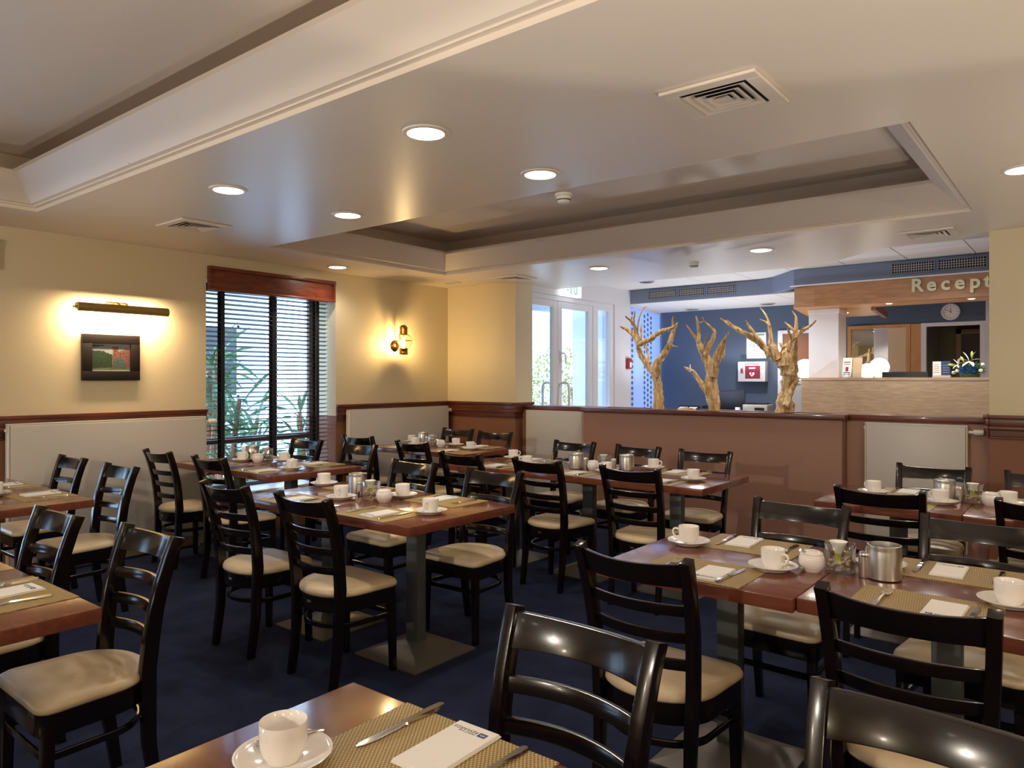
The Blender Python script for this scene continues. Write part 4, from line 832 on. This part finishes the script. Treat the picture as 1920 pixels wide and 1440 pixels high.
SET = [('A','far left',-.915,1.045,'S',dict(sx=.188,sy=.298)),
 ('B','near left',-3.46,2.277,'N',{}),('B','near right',-2.765,2.277,'N',{}),('B','far left',-3.50,3.048,'S',dict(sx=.27,sy=.20)),('B','far right',-2.775,3.048,'S',dict(sx=.27,sy=.21)),
 ('C','near left',-1.07,2.264,'N',{}),('C','near right',-.385,2.290,'N',{}),('C','far left',-1.06,3.03,'S',dict(sx=.215,sy=.28)),('C','far right',-.36,3.05,'S',dict(sx=.225,sy=.212)),
 ('D','near left',-3.60,4.165,'N',{}),('D','near middle',-2.90,4.18,'N',{}),('D','near right',-2.24,4.175,'N',{}),('D','far left',-3.58,4.925,'S',dict(sy=.16)),('D','far middle',-2.92,4.94,'S',dict(sy=.2)),('D','far right',-2.30,4.935,'S',dict(sx=.24,sy=.06)),
 ('E','near left',-.83,4.175,'N',{}),('E','near right',-.15,4.18,'N',{}),('E','far left',-.80,4.935,'S',{}),('E','far right',-.15,4.94,'S',{}),
 ('F','near left',-5.44,2.89,'N',dict(sx=.05,sy=.38)),('F','near right',-4.74,2.89,'N',dict(sx=.13)),('F','far left',-5.47,3.66,'S',dict(sx=.3,sy=.12)),('F','far right',-4.76,3.66,'S',dict(sx=.34,sy=.2)),
 ('G','near left',-5.34,4.77,'N',dict(sx=.0,sy=.38)),('G','near right',-4.69,4.77,'N',dict(sx=.11,sy=.36)),('G','far left',-5.35,5.54,'S',dict(sx=.24,sy=.2)),('G','far right',-4.69,5.54,'S',dict(sx=.27,sy=.2)),
 ('H','far left',-5.28,1.73,'S',dict(sx=-.02,sy=.33)),('H','far right',-4.72,1.73,'S',{}),('I','far right',-2.62,.926,'S',{})]
random.seed(5)
HANDLE = {('A','far left'):150,('C','near left'):-20,('C','far left'):200,('C','near right'):-10,('B','near left'):-60,('B','near right'):-75,('B','far left'):150,('B','far right'):150}
for k, pos, cx_, ey, f, o in SET:
    s = 1 if f == 'N' else -1; rz0 = 0 if f == 'N' else PI; tn = TN[k]; j = lambda a: random.uniform(-a,a)
    def W_(u, v): return (cx_+s*u, ey+s*v)
    x, y = W_(0,.141); p = put('mat', f'gold woven placemat, {pos} of the {tn}', 'placemat', (x,y,ZT), rz0+j(.01), 'woven placemats')
    x, y = W_(-.008 if k == 'A' else .035+j(.02),.125+(-.035 if k == 'A' else j(.015))); put('nap', f'folded white napkin with small print, {pos} of the {tn}', 'napkin', (x,y,ZT+.0024), rz0+j(.05), 'printed napkins')
    x, y = W_(-.125+j(.015),.14+j(.02)-(.062 if k == 'A' else 0)); put('fork', f'polished steel fork, {pos} of the {tn}', 'fork', (x,y,ZT+.0024), rz0+j(.06)-.03, 'forks')
    x, y = W_(.115+j(.01),.125+j(.02)-(.03 if k == 'A' else 0)); put('knife', f'polished steel knife, {pos} of the {tn}', 'knife', (x,y,ZT+.0024), rz0+j(.05)-.02, 'table knives')
    x, y = W_(o.get('sx',.195), o.get('sy',.305)); put('sauc', f'white saucer under a cup, {pos} of the {tn}', 'saucer', (x,y,ZT+.0022), 0, 'white saucers')
    ha = math.radians(HANDLE.get((k,pos), random.choice((-40,10,60,150,200))))
    put('cup', f'white coffee cup on a saucer, {pos} of the {tn}', 'cup', (x,y,ZT+.0078), ha, 'white coffee cups')
    sa = ha+PI/2+j(.3); put('spoon', f'small teaspoon lying on a saucer, {pos} of the {tn}', 'teaspoon', (x+.052*math.cos(ha+1.2),y+.052*math.sin(ha+1.2),ZT+.0105) if k != 'A' else (x-.036,y+.041,ZT+.0165), sa if k != 'A' else math.radians(153), 'teaspoons')
for o in [o for o in sc.objects if o.name.startswith('placemat') and o.location.x > -1.3 and 2 < o.location.y < 3.2]:
    if o.data.users: pass
me2 = P['mat'].data.copy(); me2.materials.clear(); me2.materials.append(M['weave2'])
for o in list(sc.objects):
    if o.name.startswith('placemat') and ((o.location.x > -1.4 and 2 < o.location.y < 3.2) or o.location.x < -5.9+1.7 and o.location.y < 1.8 or (o.location.y < 1 and o.location.x < -2)): o.data = me2

# centre pieces
def make_pot(label):
    t = thing('steel_pot',label,'pot',(0,0,0),0,'steel table pots')
    MB().lathe([(.0001,.002),(.050,.002),(.053,.004),(.0535,.095),(.0525,.100),(.0535,.104),(.0525,.114),(.049,.115),(.048,.10),(.048,.01),(.0001,.008)],36).done('body','steel',t,smooth=40); return t
def make_shaker(label):
    t = thing('steel_shaker',label,'shaker',(0,0,0),0,'steel shakers')
    MB().lathe([(.0001,.001),(.020,.001),(.0205,.003),(.0205,.072),(.0001,.072)],24).done('body','steel',t,smooth=40)
    MB().lathe([(.0205,.073),(.0205,.080),(.018,.085),(.008,.087),(.0001,.087)],24).done('cap','cutl',t,smooth=50); return t
def make_sugar(label):
    t = thing('sugar_bowl',label,'sugar bowl',(0,0,0),0,'white sugar bowls')
    MB().lathe([(.0001,.002),(.028,.0),(.030,.003),(.038,.014),(.0435,.030),(.043,.046),(.038,.059),(.0365,.060),(.0001,.056)],32).done('bowl','china',t,smooth=50)
    MB().lathe([(.0375,.060),(.0385,.062),(.036,.067),(.022,.072),(.008,.073),(.0001,.073)],32).done('lid','china',t,smooth=50)
    MB().tube([(-.020,-.01,.064),(-.040,-.02,.074),(-.046,-.023,.078)],[.004,.0045,.005],8).done('spoon_handle','cutl',t); return t
def make_vase(label):
    t = thing('glass_tumbler',label,'vase',(0,0,0),0,'glass tumblers with pebbles')
    def sq(r, z, n=28, e=.55): return [(r*1.0*math.copysign(abs(math.cos(a))**e,math.cos(a)), r*.86*math.copysign(abs(math.sin(a))**e,math.sin(a)), z) for a in [2*PI*i/n for i in range(n)]]
    MB().loft([sq(.043,.001),sq(.046,.004),sq(.049,.098),sq(.0475,.100),sq(.0455,.098),sq(.0425,.010),sq(.01,.009)]).done('glass','tumbler',t,smooth=50)
    random.seed(2); k = MB()
    for i in range(42):
        p = Vector((random.uniform(-.034,.034),random.uniform(-.028,.028),.016+random.uniform(0,.024))); r = random.uniform(.006,.009)
        k.lathe([(.0001,-r*.8),(r*.8,-r*.5),(r,0),(r*.8,r*.5),(.0001,r*.8)],7,p)
    o = k.done('pebbles','pebble',t,smooth=60); o['kind'] = 'stuff'
    k = MB(); k.lathe([(.004,.03),(.007,.05),(.012,.068),(.022,.092),(.030,.106),(.028,.105),(.019,.090),(.009,.066),(.003,.04)],14,(-.004,-.006,0)); k.done('flower_bell','petal',t,smooth=60)
    MB().tube([(-.002,-.005,.028),(-.004,-.006,.05),(-.004,-.007,.066)],[.006,.0085,.0125],10).done('flower_base','lime',t); return t
CP = {}
def centre(kind, fn, x, y, label, rz=0):
    if kind not in CP: t = fn(label); t.location = (x,y,ZT); t.rotation_euler = (0,0,rz); CP[kind] = t
    else: dup(CP[kind], (x,y,ZT), rz, label)
pot = lambda x,y,l: centre('pot',make_pot,x,y,'open brushed steel table pot '+l)
shk = lambda x,y,l: centre('shk',make_shaker,x,y,'slim steel shaker '+l)
sug = lambda x,y,l,rz=0: centre('sug',make_sugar,x,y,'round white lidded sugar bowl '+l,rz)
vas = lambda x,y,l: centre('vas',make_vase,x,y,'clear glass tumbler with pebbles and a white flower '+l)
for k, q in dict(C=[(-.545,2.69),(-.600,2.668),(-.685,2.69),(-.765,2.64)], B=[(-3.375,2.79),(-3.26,2.715),(-3.13,2.685),(-3.005,2.665)], F=[(-5.42,3.375),(-5.33,3.35),(-5.28,3.42),(-5.22,3.30)], G=[(-5.42,5.33),(-5.30,5.27),(-5.15,5.20),(-4.985,5.15)], E=[(-.635,4.62),(-.565,4.61),(-.50,4.63),(-.42,4.585)]).items():
    l = 'on the '+TN[k]
    pot(*q[0],l); shk(*q[1],l); vas(*q[2],l); sug(*q[3],l,.6 if k == 'C' else 0)
pot(-3.01,4.55,'at left on the '+TN['D']); shk(-2.93,4.56,'at left on the '+TN['D']); sug(-2.86,4.55,'on the '+TN['D']); vas(-2.83,4.66,'on the '+TN['D']); shk(-2.735,4.63,'at right on the '+TN['D']); pot(-2.66,4.69,'at right on the '+TN['D'])

# ---------------------------------------------------------------- unseen lamps of the room, and added fill lights
light('back_room_lamp','SPOT',(-2.35,-3.6,2.42),K['back'],WARM,rot=(math.radians(66),0,0),spot=120,blend=.7,r=.05)
for x, y in ((-4.6,-1.6),(-1.2,-1.6),(1.9,-1.6),(1.9,2.27),(1.7,4.6)): light('ceiling_lamp','SPOT',(x,y,2.47),K['ceil'],WARM,spot=150,blend=.6,r=.07)
for x, y in ((-3.4,-4.4),(.4,-4.4),(2.6,-1.8),(2.6,1.2)): light('room_fill','POINT',(x,y,1.82),K['fill'],WARM,r=.08)  # added unseen point lights, general warm fill from behind and right
for x, y, k, a, b in ((.35,.6,'u1',119,.06),(.75,3.4,'u2',156,.5),(.95,4.5,'u3',156,.5),(-4.7,.95,'u4',156,.5),(-1.8,.05,'u5',156,.5),(-1.6,-1.6,'u6',150,.5)): light('ceiling_fill','SPOT',(x,y,.35 if k == 'u3' else .55 if k == 'u5' else 1.0),K[k],WARM,rot=(PI,0,0),spot=a,blend=b,r=.04)  # unseen spots added to brighten the ceiling, the first shaping its bright patch
for x, y, z in ((-3.4,7.9,2.62),(-1.2,7.6,2.62),(-3.6,9.7,2.44),(.5,9.6,2.44)): light('reception_fill','SPOT',(x,y,z),K['rec'],(1,.95,.9),spot=150,blend=.6,r=.1)  # bare spots added to brighten the reception, no fittings there
for x, y, k in ((-3.3,7.75,'ru1'),(-1.5,7.55,'ru2'),(-4.0,9.55,'ru3')): light('reception_ceiling_fill','SPOT',(x,y,.9),K[k],(.96,.97,1),rot=(PI,0,0),spot=150,blend=.5,r=.06)  # hidden low spots added to brighten the tiled ceiling
